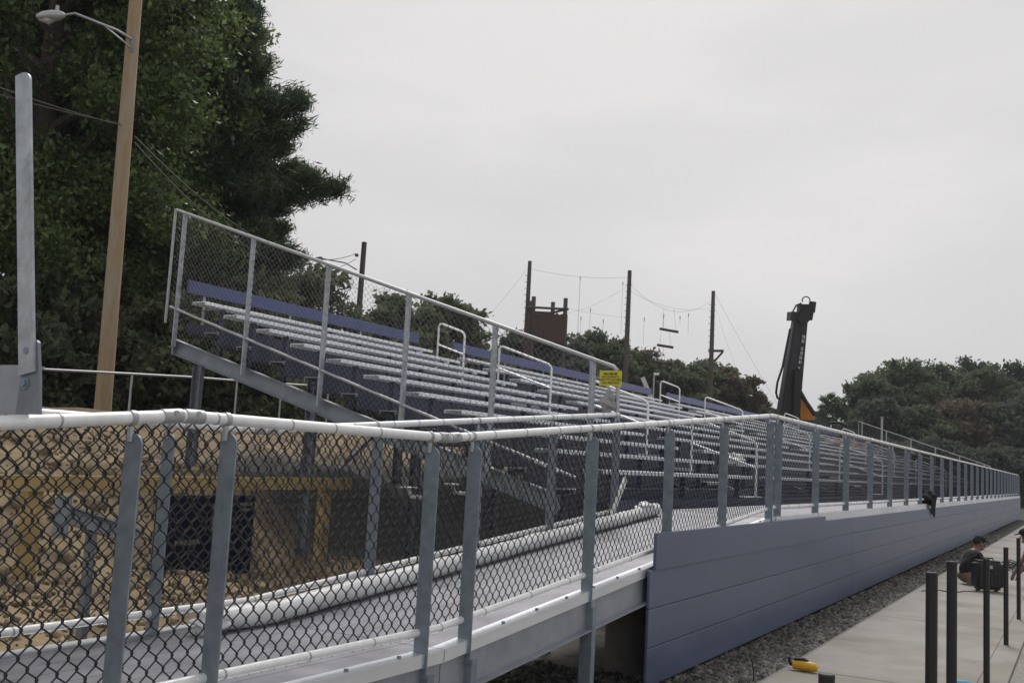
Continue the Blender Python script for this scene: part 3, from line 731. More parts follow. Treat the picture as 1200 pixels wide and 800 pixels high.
b2 = atd(418, 395, 44); b2z = gz(b2.x, b2.y)
up2 = thing('lamp_pole', 'slim dark utility pole with a thin curved lamp arm rising behind the grandstand', 'utility pole', (b2.x, b2.y, b2z))
t2 = atd(422, 281, 44)
t = MB(); t.tube([(b2.x, b2.y, b2z-.3), (b2.x, b2.y, 5), (b2.x+(t2.x-b2.x)*.3, b2.y, t2.z)], [.16, .14, .11], 12); t.build('pole', M['polegrey'], up2, True)
s0 = atd(418, 316, 43.9); s1 = atd(405, 308, 43.9); s2 = atd(378, 303, 43.9)
t = MB(); t.tube([s0, s1, s2], .03, 8); t.build('lamp_arm', M['galv_dark'], up2, True)
t = MB(); t.tube([s2, s2+(s2-s1)*.05, s2+(s2-s1)*.25], [.05, .09, .03], 8); t.build('lamp_head', M['galv_dark'], up2, True)
t = MB(); t.bar(atd(416, 299, 43.95), atd(420, 299, 43.95), .1, .12); t.build('insulator', M['galv_dark'], up2)
def sag(a, b, s, n=16):
    return [a.lerp(b, i/n)-Vector((0, 0, s*4*(i/n)*(1-i/n))) for i in range(n+1)]
PW = pt(8.2)
for k, (za, e0, label) in enumerate(((0.0, atd(-60, 92, 17), 'lower dark overhead wire running left from the brown pole'), (.10, atd(-60, 80, 16), 'upper dark overhead wire running left from the brown pole'))):
    w0 = atd(147, 146+(0 if k == 0 else 2), 20)
    t = MB(); t.tube(sag(e0, w0, .06), .010, 6); tag(t.build('overhead_wire', M['wire'], None, True), label, 'wire', 'overhead wires')
w0 = atd(158, 160, 20.2); w1 = atd(417, 297, 44)
for k in range(2):
    t = MB(); t.tube(sag(w0+Vector((0, 0, -.12*k)), w1+Vector((0, 0, -.25*k)), 1.1+.25*k, 24), .016, 6)
    tag(t.build('overhead_wire', M['wire'], None, True), ['upper sagging wire between the brown pole and the slim pole', 'lower sagging wire between the brown pole and the slim pole'][k], 'wire', 'overhead wires')

# ------------------------------------------------------------------ ropes course
DR = 70
def rpole(px0, py0, py1, D, label, name='ropes_pole', w=6.0):
    tp_ = atd(px0, py0, D); z0 = gz(tp_.x, tp_.y)
    g = thing(name, label, 'pole', (tp_.x, tp_.y, z0), 0, 'tall poles of the ropes course')
    r_ = w/2/F*D
    t = MB(); t.tube([(tp_.x, tp_.y, z0-.4), (tp_.x, tp_.y, (z0+tp_.z)/2), tp_], [r_*1.2, r_*1.08, r_*.8], 12); t.build('pole', M['polegrey'], g, True)
    st_ = MB(); z = tp_.z-1
    while z > tp_.z-4.5: st_.tube([(tp_.x-.24, tp_.y-.1, z), (tp_.x+.24, tp_.y-.1, z)], .02, 5); z -= .45
    st_.build('step_pegs', M['galv_dark'], g)
    return g, tp_
g_, T1 = rpole(621, 306, 460, DR, 'tall bare timber pole rising beside the wooden tower', w=5.6)
g_, T2 = rpole(738, 317, 430, DR, 'tall bare timber pole alone between the wooden tower and the hanging logs', w=5.8)
g_, T3 = rpole(836, 341, 470, DR+3, 'tall timber pole with a bracketed crossarm at its middle', w=5.2)
ca = atd(836, 411, DR+3)
t = MB(); t.bar(ca-RT*.35, ca+RT*.72, .2, .16); t.bar(ca+RT*.66-UP*.08, ca-UP*.72+RT*.1, .14, .14); t.build('crossarm', M['polegrey'], g_)
# tower
tb = [atd(617, 352, DR-1.5), atd(623, 349, DR+1.2), atd(650, 355, DR+1.5), atd(661, 351, DR-1.2)]
cen = sum(tb, Vector())/4; z0 = gz(cen.x, cen.y)
tw = thing('climbing_tower', 'dark brown plank climbing tower with an open railed top behind the grandstand', 'tower', (cen.x, cen.y, z0))
pA = atd(621, 392, DR-1); pB = atd(661, 392, DR-1); wv = (pB-pA); wv.z = 0; W_ = wv.length; wd = wv.normalized(); dv = Vector((-wd.y, wd.x, 0))
zpt = atd(640, 367, DR-1).z; zpb = atd(640, 402, DR-1).z; zlt = atd(640, 351, DR-1).z
corner = lambda u, v: Vector((pA.x, pA.y, 0))+wd*(u*W_)+dv*(v*W_*.85)
for (u, v) in ((.06, 0), (1, 0), (.0, 1), (.66, 1)):
    c_ = corner(u, v); t = MB(); t.tube([(c_.x, c_.y, z0-.3), (c_.x, c_.y, zlt+.2)], .15, 10); t.build('corner_post', M['polegrey'], tw, True)
c_ = corner(-.06, 0); t = MB(); t.bar((c_.x, c_.y, z0), (c_.x, c_.y, zpt-.2), .3, .3, (wd.x, wd.y, 0)); t.build('ladder_post', M['plank'], tw)
nP = 12
for (ua, va, ub, vb, n_) in ((.08, -.09, 1.02, -.09, 13), (1.07, 0, 1.07, 1, 10)):
    pl_ = MB()
    for k in range(n_):
        a_ = corner(ua+(ub-ua)*k/n_, va+(vb-va)*k/n_); b_ = corner(ua+(ub-ua)*(k+.94)/n_, va+(vb-va)*(k+.94)/n_)
        h = zpt+.05*math.sin(k*2.3); zb3 = zpb-.06*math.cos(k*1.7)
        mid = (a_+b_)/2; L_ = (b_-a_).length*1.04
        pl_.bar((mid.x, mid.y, zb3), (mid.x, mid.y, h), L_, .05, Vector((wd.y, -wd.x, 0)) if va == vb else wd)
    mA = corner(ua, va); mB = corner(ub, vb); mid = (mA+mB)/2; off_ = (Vector((-wd.y, wd.x, 0)) if va == vb else -wd)*.06
    mid = mid+off_; pl_.bar((mid.x, mid.y, zpb), (mid.x, mid.y, zpt-.08), (mB-mA).length, .03, Vector((wd.y, -wd.x, 0)) if va == vb else wd)
    pl_.build('plank_wall', M['plank'], tw)
fl = MB(); fl.hexa([corner(0, 0)+Vector((0, 0, zpb-.05)), corner(1.05, 0)+Vector((0, 0, zpb-.05)), corner(1.05, 1)+Vector((0, 0, zpb-.05)), corner(0, 1)+Vector((0, 0, zpb-.05))], [corner(0, 0)+Vector((0, 0, zpb+.1)), corner(1.05, 0)+Vector((0, 0, zpb+.1)), corner(1.05, 1)+Vector((0, 0, zpb+.1)), corner(0, 1)+Vector((0, 0, zpb+.1))]); fl.build('floor', M['plank'], tw)
for (u0, v0, u1, v1, dz) in ((-.1, -.06, 1.1, -.06, 0), (1.05, -.1, .63, 1.05, -.3), (0, 0, 0, 1.05, -.05), (0, 1.05, .7, 1.05, 0)):
    a_ = corner(u0, v0); b_ = corner(u1, v1); zz = zlt-.55
    t = MB(); t.tube([(a_.x, a_.y, zz), (b_.x, b_.y, zz)], .085, 8); t.build('top_rail', M['polegrey'], tw, True)
# cables and hanging pieces
def cable(a, b, s, r, label, group='cables of the ropes course', nm='cable'):
    t = MB(); t.tube(sag(a, b, s), r*.72, 5); return tag(t.build(nm, M['ropes'], None), label, 'cable', group)
cable(atd(622, 315, DR), atd(737, 325, DR), .25, .011, 'thin cable strung high between the tower pole and the lone pole')
cable(atd(739, 333, DR), atd(835, 352, DR+3), 1.3, .011, 'upper thin cable sagging between the lone pole and the crossarm pole')
cable(atd(739, 341, DR), atd(835, 360, DR+3), .6, .010, 'lower thin cable sagging between the lone pole and the crossarm pole')
cable(atd(661, 360, DR), atd(736, 372, DR), .1, .008, 'faint foot cable from the tower top to the lone pole')
cable(atd(660, 368, DR), atd(737, 334, DR), .3, .008, 'faint slanting cable from the tower rail up to the lone pole')
cable(atd(620, 312, DR), atd(560, 385, DR), .1, .009, 'thin guy cable running down to the left from the tower pole')
cable(atd(838, 345, DR+3), atd(915, 480, DR+2), .1, .011, 'thin guy cable running down to the right from the crossarm pole')
cable(atd(838, 360, DR+3), atd(880, 480, DR), .1, .007, 'steeper faint guy cable right of the crossarm pole')
for k, (x0, y0, x1, y1, top, lb) in enumerate(((773, 385, 795, 389, 362, 'upper log hung on ropes between the ropes course poles'), (770, 404, 789, 407, 389, 'middle log hung on ropes between the ropes course poles'), (767, 423, 782, 426, 406, 'lowest log hung on ropes, just above the trees'))):
    a_ = atd(x0, y0, DR); b_ = atd(x1, y1, DR)
    g = thing('swing_log', lb, 'log', (a_.x, a_.y, a_.z), 0, 'hanging logs of the ropes course')
    t = MB(); t.tube([a_, b_], .095, 10); t.build('log', M['polegrey'], g, True)
    t = MB(); t.tube([a_.lerp(b_, .15), atd(x0+5, top, DR)], .008, 4); t.tube([a_.lerp(b_, .85), atd(x1-5, top, DR)], .008, 4); t.build('rope', M['ropes'], g)
hang = [(680, 324, 404), (692, 361, 395), (681, 371, 395), (707, 374, 394), (730, 330, 392), (755, 372, 404), (778, 368, 384), (807, 367, 392), (797, 370, 380)]
for k, (x, y0, y1) in enumerate(hang):
    p0 = atd(x, y0, DR); p1 = atd(x, y1, DR); p1.x, p1.y = p0.x, p0.y
    t = MB(); t.tube([p0, p1], .009 if k % 3 else .013, 4); t.tube([p0, p0-Vector((0, 0, .25))], .03, 5)
    side = 'left' if x < 738 else 'right'
    tag(t.build('hanging_rope', M['ropes'], None), 'thin rope with a dark clip hanging from cables %s of the lone pole' % side, 'rope', 'hanging ropes %s of the lone pole' % side)

# ------------------------------------------------------------------ drill rig
DG = 62
bp_ = atd(921, 505, DG); zg = gz(bp_.x, bp_.y)
rg = thing('drill_rig', 'tracked drilling rig with a tall dark mast and orange boom behind the grandstand', 'drill rig', (bp_.x, bp_.y, zg))
m0 = atd(921, 500, DG); m1 = atd(937, 373, DG); axm = (m1-m0)
def frame(mb, a, b, w0, w1, d0, d1):
    sd = RT; dd = sd.cross((b-a).normalized())
    q = lambda c, w, d: [c-sd*w/2-dd*d/2, c+sd*w/2-dd*d/2, c+sd*w/2+dd*d/2, c-sd*w/2+dd*d/2]
    return mb.hexa(q(a, w0, d0), q(b, w1, d1))
u = DG/F
t = MB(); frame(t, m0, m1, 24*u, 15*u, .9, .6); t.build('mast', M['mast'], rg)
t = MB(); nrm = -FW
for sgn in (-1, 1):
    t.bar(m0+RT*sgn*10.5*u+nrm*.5, m1+RT*sgn*6.2*u+nrm*.34, 3*u, .10, nrm)
t.build('mast_rail', M['rubber'], rg)
hd = MB(); c0 = m1
frame(hd, m1-axm*.02, m1+axm*.06, 25*u, 26*u, 1.0, 1.0); frame(hd, m1+axm*.061+RT*4*u, m1+axm*.13+RT*4*u, 13*u, 15*u, .7, .7)
hd.bar(m1+RT*13*u+axm*.055, m1+RT*13*u+axm*.155, .3, .3); hd.tube([m1-RT*9*u+axm*.06, m1-RT*6*u+axm*.12, m1+axm*.14], .05, 6); hd.tube([m1+RT*2*u-nrm*.3, m1+RT*2*u+nrm*.6], .35, 14)
hd.build('mast_head', M['rubber'], rg)
rgc = m1+axm*.165+RT*5*u
t = MB(); t.tube([rgc+(RT*math.cos(a_)+UP*math.sin(a_))*4.5*u for a_ in np.linspace(-.4, math.pi+.4, 14)], .04, 6); t.build('hose_loop', M['wire'], rg, True)
t = MB(); hs = [atd(x, y, DG-.6) for x, y in ((926, 385), (921, 410), (917, 430), (911, 448), (909.5, 460), (911, 466), (914, 468))]; t.tube(hs, .07, 8); t.build('hose', M['rubber'], rg, True)
t = MB()
for x0, x1 in ((943, 938), (940.5, 936)): t.tube([atd(x0, 374, DG-.5), atd(x1, 470, DG-.5)], .018, 5)
t.build('winch_cable', M['wire'], rg)
t = MB(); a_ = atd(932, 486, DG-.7); b_ = atd(935, 434, DG-.7); frame(t, a_, b_, 8*u, 8*u, .5, .5); t.tube([atd(937, 432, DG-.7), atd(937, 455, DG-.7)], .16, 10); t.build('rotary_drive', M['rubber'], rg)
t = MB(); t.tube([atd(936, 456, DG-.8), atd(944, 470, DG-.8), atd(955, 486, DG-.8)], .13, 8); t.build('boom_cylinder', M['rubber'], rg)
ob = [atd(x, y, DG-.3) for x, y in ((938, 466), (943, 468), (956, 489), (948, 497), (938, 500))]; t = MB(); th = FW*.9
t.add(ob+[p+th for p in ob], [(0, 1, 2, 3, 4), (9, 8, 7, 6, 5)]+[(i, (i+1) % 5, (i+1) % 5+5, i+5) for i in range(5)]); t.build('boom', M['orange'], rg)
fw2 = RT.copy(); fw2.z = 0; fw2.normalize(); sd2 = Vector((-fw2.y, fw2.x, 0))
cb = Vector((bp_.x, bp_.y, zg))+fw2*2.0
def obox(mb, c, l, w, z0, z1):
    q = lambda z: [c+fw2*sx_*l/2+sd2*sy_*w/2+Vector((0, 0, z-c.z)) for sx_, sy_ in ((-1, -1), (1, -1), (1, 1), (-1, 1))]
    return mb.hexa(q(z0), q(z1))
ct = atd(975, 494, DG).z
t = MB(); obox(t, cb+fw2*.6, 4.2, 2.6, zg+1.0, ct-1.0); t.build('body', M['orange'], rg)
t = MB(); obox(t, cb-fw2*.4, 1.7, 1.5, ct-.99, ct); t.tube([atd(957, 497, DG), atd(965, 495, DG), atd(984, 495, DG), atd(992, 499, DG)], .08, 8); obox(t, cb+fw2*1.4, 1.6, 2.0, ct-.99, ct-.35); t.build('cab', M['cabdark'], rg)
for s_ in (-1, 1):
    c_ = cb+sd2*s_*1.15; pr = []
    for k in range(20):
        an = 2*math.pi*k/20; pr.append(c_+fw2*(1.7*(1 if math.cos(an) > 0 else -1)+.45*math.cos(an))+Vector((0, 0, .47+.45*math.sin(an))))
    t = MB(); n_ = 20; wv_ = sd2*.28
    t.add([p-wv_ for p in pr]+[p+wv_ for p in pr], [tuple(range(n_)), tuple(range(n_, 2*n_))[::-1]]+[(i, (i+1) % n_, (i+1) % n_+n_, i+n_) for i in range(n_)]); t.build('track', M['rubber'], rg)
lm = MB()
for k, fr in enumerate((.42, .46, .50, .54, .60, .64, .68, .72, .79, .83)):      # worn white marking too small to read
    c_ = m0+axm*fr+RT*(4.6+2*(fr-.6))*u+nrm*.46*1.0-nrm*.42*0
    s_ = .9 if k > 3 else .6
    lm.bar(c_-RT*s_*u*1.6+nrm*.0, c_+RT*s_*u*1.6, .012, .20, UP)
lm.build('marking', M['white'], rg)

# small grey posts behind
for (x, y0, y1, D, w, lb) in ((1033.5, 489, 560, 75, 2.6, 'pale steel post standing behind the far end of the grandstand'), (766.5, 438, 480, 62, 2.0, 'small pale lamp on a thin post between the grandstand and the trees')):
    a_ = atd(x, y0, D); z0 = gz(a_.x, a_.y); r_ = w/2/F*D
    g = thing('steel_post', lb, 'post', (a_.x, a_.y, z0))
    t = MB(); t.tube([(a_.x, a_.y, z0-.2), a_], r_, 8); t.build('pole', M['rail_grey'], g, True)
    if D == 62: t = MB(); t.bar(a_-RT*.02, a_+RT*.3, .14, .14); t.build('lamp_head', M['rail'], g)
    else: t = MB(); t.bar(a_-Vector((0, 0, .02)), a_+Vector((0, 0, .03)), r_*2.6, r_*2.6); t.build('cap', M['rail_grey'], g)
a_ = atd(753, 442, 60); b_ = atd(758, 454, 60)
tag(MB().bar(b_+(b_-a_)*6, a_, .25, .06, FW).build('board', M['white'], None), 'pale board leaning up behind the top of the grandstand', 'board')

# ------------------------------------------------------------------ black posts along the path
BP = [(3.44, 1.03, .026), (6.06, 1.17, .031), (7.05, 1.17, .031), (9.72, 1.035, .0255), (12.26, 1.01, .0245), (14.74, 1.01, .0245), (17.2, 1.01, .0245)]
names = ['black steel post nearest in its row, only its top showing at the bottom', 'thick black gate post, the nearer one of the close pair', 'thick black gate post, the farther one of the close pair', 'thin black steel post in front of the black case', 'thin black steel post right of the black case', 'thin black steel post beside the pink shirted worker', 'thin black steel post farthest along the path']
for (y, h, r_), lb in zip(BP, names):
    g = thing('fence_post', lb, 'post', (-.716, y, 0), 0, 'black fence posts in the kerb strip')
    t = MB(); t.tube([(-.716, y, -.05), (-.716, y, h-.012)], r_, 16); t.build('pipe', M['blacksteel'], g, True)
    t = MB(); t.tube([(-.716, y, h-.0115), (-.716, y, h-.004), (-.716, y, h)], [r_+.0006, r_+.0006, r_*.9], 16); t.build('cap', M['rubber'], g, True)
    t = MB(); t.tube([(-.716, y, -.02), (-.716, y, -.004), (-.716, y, 0.0)], [r_+.012, r_+.009, r_+.002], 16); t.build('footing', M['pier'], g, True)

# ------------------------------------------------------------------ tool, bottle, stake, cord
c = on_z(942, 786, 0); dr = (on_z(958, 788, 0)-on_z(926, 783, 0)); dr.z = 0; Lt = dr.length; dr.normalize(); sdv = Vector((-dr.y, dr.x, 0))
tl = thing('hand_tool', 'yellow and black hand tool lying on the concrete near the gravel edge', 'tool', (c.x, c.y, 0), math.atan2(dr.y, dr.x))
P = lambda u_, v_, w_: c+dr*u_*Lt+sdv*v_+Vector((0, 0, w_))
t = MB(); t.tube([P(-.42, 0, .045), P(-.38, 0, .045), P(-.1, 0, .046), P(.15, 0, .046), P(.42, 0, .043), P(.5, 0, .04)], [.02, .036, .042, .043, .036, .018], 14); t.build('body', M['toolyellow'], tl, True)
t = MB(); t.tube([P(-.36, .0, .07), P(-.3, 0, .094), P(0, 0, .10), P(.14, 0, .085), P(.16, 0, .07)], [.012, .014, .014, .013, .012], 8); t.build('handle', M['rubber'], tl, True)
t = MB(); t.tube([P(-.44, 0, .045), P(-.52, .01, .06), P(-.58, .02, .10)], [.022, .018, .012], 8); t.build('trigger', M['rubber'], tl, True)
c = on_z(1127, 806, 0)
bt = thing('plastic_bottle', 'pale blue plastic bottle lying on the path at the bottom edge', 'bottle', (c.x, c.y, 0))
dv2 = Vector((.9, .4, 0)).normalized()
t = MB(); t.tube([c+dv2*q_+Vector((0, 0, .033)) for q_ in (-.10, -.098, -.05, .05, .075, .095)], [.02, .032, .033, .033, .027, .014], 14); t.build('body', M['bluecap'], bt, True)
t = MB(); t.tube([c+dv2*.0955+Vector((0, 0, .033)), c+dv2*.115+Vector((0, 0, .033))], .016, 12); t.build('cap', M['white'], bt, True)
a_ = on_z(884, 803, -.05)
t = MB(); t.tube([a_-Vector((0, 0, .1)), a_+Vector((-.01, 0, .12)), a_+Vector((-.03, .01, .21))], .006, 6); tag(t.build('wire_stake', M['rubber'], None, True), 'thin dark wire stake poking out of the gravel beside the path edge', 'stake')
cd = [on_z(x, y, .008) for x, y in ((1080, 692), (1095, 690), (1106, 692), (1118, 694), (1130, 692), (1146, 693))]
t = MB(); t.tube(cd, .007, 6); tag(t.build('cord', M['rubber'], None, True), 'thin black cord lying across the path beside the seated man', 'cord')
# jacket hung on the fascia
pj = on_x(1090, 585, -2.90); yj = pj.y; zj = 1.09
jk = MB()
bm = bmesh.new(); bmesh.ops.create_icosphere(bm, subdivisions=4, radius=1)
for v in bm.verts:
    p = v.co.copy(); k = 1+.22*math.sin(5*p.y+2*p.x)*math.sin(4*p.z+1)+.10*math.sin(11*p.x+7*p.y)
    z = zj+.235+p.z*.15*k; x = -2.96+p.x*.20*k; y = yj+p.y*.42*k
    if p.x > .35 and p.z < .2:                              # cloth falling over the outer face
        f = min(1, (p.x-.35)/.4); x = -2.835+.03*math.sin(6*p.y)*f+.02*p.z; z -= f*(.16+.20*math.exp(-((p.y-.25)/.4)**2))*(1-max(0, p.z)*2)
    v.co = (x, y, max(z, zj-.5))
jk.bm(bm)
tag(jk.build('jacket', M['jacket'], None, True), 'black jacket draped over the top of the blue fascia', 'jacket')

# ------------------------------------------------------------------ people
def skinned(name, verts, edges, radii, mt, parent, root=0, sub=2):
    me = bpy.data.meshes.new(name); me.from_pydata([tuple(v) for v in verts], edges, [])
    o = bpy.data.objects.new(name, me); col.objects.link(o)
    md = o.modifiers.new('s', 'SKIN'); sv = me.skin_vertices[0].data
    for i, r_ in enumerate(radii):
        sv[i].radius = (r_, r_) if not isinstance(r_, tuple) else r_
        sv[i].use_root = (i == root)
    md.use_smooth_shade = True
    o.modifiers.new('b', 'SUBSURF').levels = sub; o.modifiers['b'].render_levels = sub
    dg = bpy.context.evaluated_depsgraph_get(); me2 = bpy.data.meshes.new_from_object(o.evaluated_get(dg))
    bpy.data.objects.remove(o)
    me2.materials.clear(); me2.materials.append(mt)
    me2.polygons.foreach_set('use_smooth', [True]*len(me2.polygons))
    return me2
def person(label, loc, rz, shirt, pants, cap, pose, group=None):
    """local frame: faces +x, left is +y. Sits on the ground with bent legs."""
    g = thing('person', label, 'person', loc, rz, group)
    MW = g.matrix_world
    def put(name, me, mt=None):
        me.transform(MW); o = link(name, me, g); return o
    J = pose
    V = []; E = []; Rr = []
    def v(p, r_): V.append(p); Rr.append(r_); return len(V)-1
    def e(a, b): E.append((a, b))
    pel = v(J['pelvis'], (.125, .105)); sp1 = v(J['spine'], (.115, .095)); ch_ = v(J['chest'], (.135, .105)); nk = v(J['neck'], .052); hd0 = v(J['head0'], .060); hd1 = v(J['head1'], (.086, .078)); hd2 = v(J['head2'], (.082, .074)); 
    for a, b in ((pel, sp1), (sp1, ch_), (ch_, nk), (nk, hd0), (hd0, hd1), (hd1, hd2)): e(a, b)
    arms = {}
    for s_ in ('L', 'R'):
        sh = v(J['sh'+s_], .056); el = v(J['el'+s_], .041); wr = v(J['wr'+s_], .027); hn = v(J['ha'+s_], (.038, .018))
        for a, b in ((ch_, sh), (sh, el), (el, wr), (wr, hn)): e(a, b)
        dirh = (Vector(J['ha'+s_])-Vector(J['wr'+s_])).normalized(); side_ = dirh.cross(Vector((0, 0, 1))).normalized()
        for k in range(4):
            f0 = v(Vector(J['ha'+s_])+dirh*.035+side_*(-.027+.018*k), .0095); f1 = v(Vector(J['ha'+s_])+dirh*(.07+.008*(k in (1, 2)))+side_*(-.03+.02*k)-Vector((0, 0, .012)), .008); f2 = v(Vector(J['ha'+s_])+dirh*(.088+.01*(k in (1, 2)))+side_*(-.03+.02*k)-Vector((0, 0, .035)), .0065)
            e(hn, f0); e(f0, f1); e(f1, f2)
        tb_ = v(Vector(J['wr'+s_])+dirh*.04+side_*(.045 if s_ == 'R' else -.045), .010); tb2 = v(Vector(J['wr'+s_])+dirh*.075+side_*(.06 if s_ == 'R' else -.06), .008); e(hn, tb_); e(tb_, tb2)
        hp = v(J['hip'+s_], .088); kn = v(J['kn'+s_], .056); an = v(J['an'+s_], .036); to = v(J['to'+s_], (.04, .028))
        for a, b in ((pel, hp), (hp, kn), (kn, an), (an, to)): e(a, b)
    bme = skinned('body', V, E, Rr, M['skin'], g)
    bme.materials.append(shirt); bme.materials.append(pants)
    segs = [('pelvis', 'chest', 1), ('chest', 'neck', 1), ('neck', 'head1', 0)]
    for s_ in 'LR': segs += [('sh'+s_, 'sh'+s_, 1), ('sh'+s_, 'el'+s_, 3), ('el'+s_, 'ha'+s_, 0), ('hip'+s_, 'kn'+s_, 2), ('kn'+s_, 'to'+s_, 0), ('chest', 'sh'+s_, 1)]
    for f in bme.polygons:
        best = (9, 0)
        for a, b, mi in segs:
            A_ = Vector(J[a]); B_ = Vector(J[b]); ab = B_-A_; u_ = max(0, min(1, (f.center-A_).dot(ab)/max(1e-6, ab.length_squared))); dd = (f.center-A_-ab*u_).length
            if dd < best[0]: best = (dd, (1 if u_ < .7 else 0) if mi == 3 else ((1 if u_ < .6 else 0) if (a, b) == ('chest', 'neck') else mi))
        f.material_index = best[1]
    body = put('body', bme)
    # shirt
    V = []; E = []; Rr = []
    p0 = v(J['pelvis'], (.138, .118)); a = v(J['spine'], (.148, .126)); b = v(J['chest'], (.168, .138)); n = v(Vector(J['chest']).lerp(Vector(J['neck']), .75), .066)
    e(p0, a); e(a, b); e(b, n)
    for s_ in ('L', 'R'):
        s1_ = v(J['sh'+s_], .072); s2_ = v(Vector(J['sh'+s_]).lerp(Vector(J['el'+s_]), .72), .060); e(b, s1_); e(s1_, s2_)
    put('shirt', skinned('shirt', V, E, Rr, shirt, g))
    V = []; E = []; Rr = []
    p0 = v(J['pelvis'], (.140, .122)); a = v(Vector(J['pelvis']).lerp(Vector(J['spine']), .35), (.128, .108)); e(p0, a)
    for s_ in ('L', 'R'):
        h_ = v(J['hip'+s_], .104); k_ = v(Vector(J['hip'+s_]).lerp(Vector(J['kn'+s_]), .92), .078); e(p0, h_); e(h_, k_)
        
    put('shorts', skinned('shorts', V, E, Rr, pants, g))
    for s_ in ('L', 'R'):
        V = []; E = []; Rr = []
        a = v(Vector(J['an'+s_]), .05); b = v(Vector(J['to'+s_]), (.052, .036)); c__ = v(Vector(J['to'+s_])+(Vector(J['to'+s_])-Vector(J['an'+s_]))*.35, (.046, .03)); e(a, b); e(b, c__)
        put('shoe', skinned('shoe', V, E, Rr, M['rubber'], g, sub=1))
    # face and hair
    h0 = Vector(J['head1']).lerp(Vector(J['head2']), .5); up_ = (Vector(J['head2'])-Vector(J['head0'])).normalized(); fw_ = Vector(J['face']).normalized(); fw_ = (fw_-up_*fw_.dot(up_)).normalized(); sd_ = up_.cross(fw_)
    def ball(mb, c_, rx, ry, rz_, n_=2):
        bm_ = bmesh.new(); bmesh.ops.create_icosphere(bm_, subdivisions=n_, radius=1)
        for q_ in bm_.verts: q_.co = c_+fw_*q_.co.x*rx+sd_*q_.co.y*ry+up_*q_.co.z*rz_
        mb.bm(bm_, MW)
    fm = MB(); ball(fm, h0+fw_*.095-up_*.022, .018, .015, .022); ball(fm, h0+fw_*.06-up_*.085, .035, .04, .03)
    for s_ in (-1, 1): ball(fm, h0+sd_*s_*.082-up_*.02, .022, .010, .032)
    fm.build('nose_and_ears', M['skin'], body, True)
    em = MB()
    for s_ in (-1, 1): ball(em, h0+fw_*.082+sd_*s_*.032+up_*.008, .008, .012, .007, 1)
    ball(em, h0+fw_*.083-up_*.062, .006, .024, .005, 1); em.build('eyes_and_mouth', M['hair'], body, True)
    hm = MB(); ball(hm, h0-fw_*.022+up_*.028, .095, .090, .088); hm.build('hair', M['hair'], g, True)
    if cap:
        cm_ = MB(); ball(cm_, h0+up_*.062-fw_*.006, .103, .095, .066); ball(cm_, h0+up_*.05+fw_*.105, .07, .07, .010); cm_.build('cap', M['jacket'], g, True)
    return g
pose1 = dict(pelvis=(0, 0, .13), spine=(.05, 0, .30), chest=(.14, 0, .47), neck=(.205, 0, .565), head0=(.235, 0, .60), head1=(.262, 0, .665), head2=(.268, 0, .72), face=(1, -.15, -.45),
             shL=(.15, .18, .50), elL=(.27, .22, .30), wrL=(.45, .16, .34), haL=(.52, .14, .35), shR=(.15, -.18, .50), elR=(.24, -.23, .29), wrR=(.42, -.16, .36), haR=(.49, -.14, .37),
             hipL=(.03, .10, .12), knL=(.40, .26, .22), anL=(.52, .08, .06), toL=(.64, .06, .05), hipR=(.03, -.10, .12), knR=(.38, -.30, .17), anR=(.46, -.06, .055), toR=(.57, -.03, .05))
pp_ = on_z(1130, 684, 0)
person('man in black shirt, khaki shorts and cap sitting on the path by a case', (pp_.x, pp_.y, 0), rad(34), M['shirt'], M['khaki'], True, pose1)
pose2 = dict(pose1); pose2.update(pelvis=(0, 0, .33), spine=(.07, 0, .48), chest=(.17, 0, .64), neck=(.245, 0, .73), head0=(.28, 0, .765), head1=(.31, 0, .83), head2=(.318, 0, .885),
             shL=(.18, .18, .67), elL=(.30, .22, .46), wrL=(.42, .14, .30), haL=(.46, .12, .23), shR=(.18, -.18, .67), elR=(.28, -.23, .45), wrR=(.42, -.14, .28), haR=(.46, -.12, .21),
             hipL=(.0, .10, .31), knL=(.36, .18, .40), anL=(.16, .14, .05), toL=(.30, .15, .04), hipR=(.0, -.10, .31), knR=(.26, -.16, .06), anR=(-.14, -.13, .05), toR=(-.24, -.13, .035))
p2 = on_z(1226, 690, 0)
person('worker in a dusty pink shirt crouching at the right edge of the picture', (p2.x, p2.y, 0), rad(200), M['pink'], M['shirt'], True, pose2)
# case
c = on_z(1161, 693.5, 0); wC, dC, hC = .44, .26, .48
cs = thing('tool_case', 'black upright tool case standing on the path in front of the seated man', 'case', (c.x, c.y, 0), rad(26))
MWc = cs.matrix_world
def cbox(mb, x0, x1, y0, y1, z0, z1, b):
    bm_ = bmesh.new(); bmesh.ops.create_cube(bm_, size=1)
    for q_ in bm_.verts: q_.co = Vector(((x0+x1)/2+q_.co.x*(x1-x0), (y0+y1)/2+q_.co.y*(y1-y0), (z0+z1)/2+q_.co.z*(z1-z0)))
    bmesh.ops.bevel(bm_, geom=bm_.edges[:], offset=b, segments=3, affect='EDGES'); return mb.bm(bm_, MWc)
cbox(MB(), -wC/2, wC/2, 0, dC, .03, hC, .05).build('body', M['case'], cs, True)
t = MB()
for k in range(7): cbox(t, -wC/2+.05+.055*k, -wC/2+.075+.055*k, -.008, .02, .08, hC-.12, .004)
t.build('ribs', M['rubber'], cs, True)
t = MB(); cbox(t, -.05, .03, -.012, .006, hC-.12, hC-.07, .004); t.build('latch', M['rail_grey'], cs, True)
t = MB(); t.tube([MWc @ Vector(q_) for q_ in ((-.09, .12, hC-.01), (-.08, .12, hC+.035), (.08, .12, hC+.035), (.09, .12, hC-.01))], .012, 8); t.build('handle', M['rubber'], cs, True)
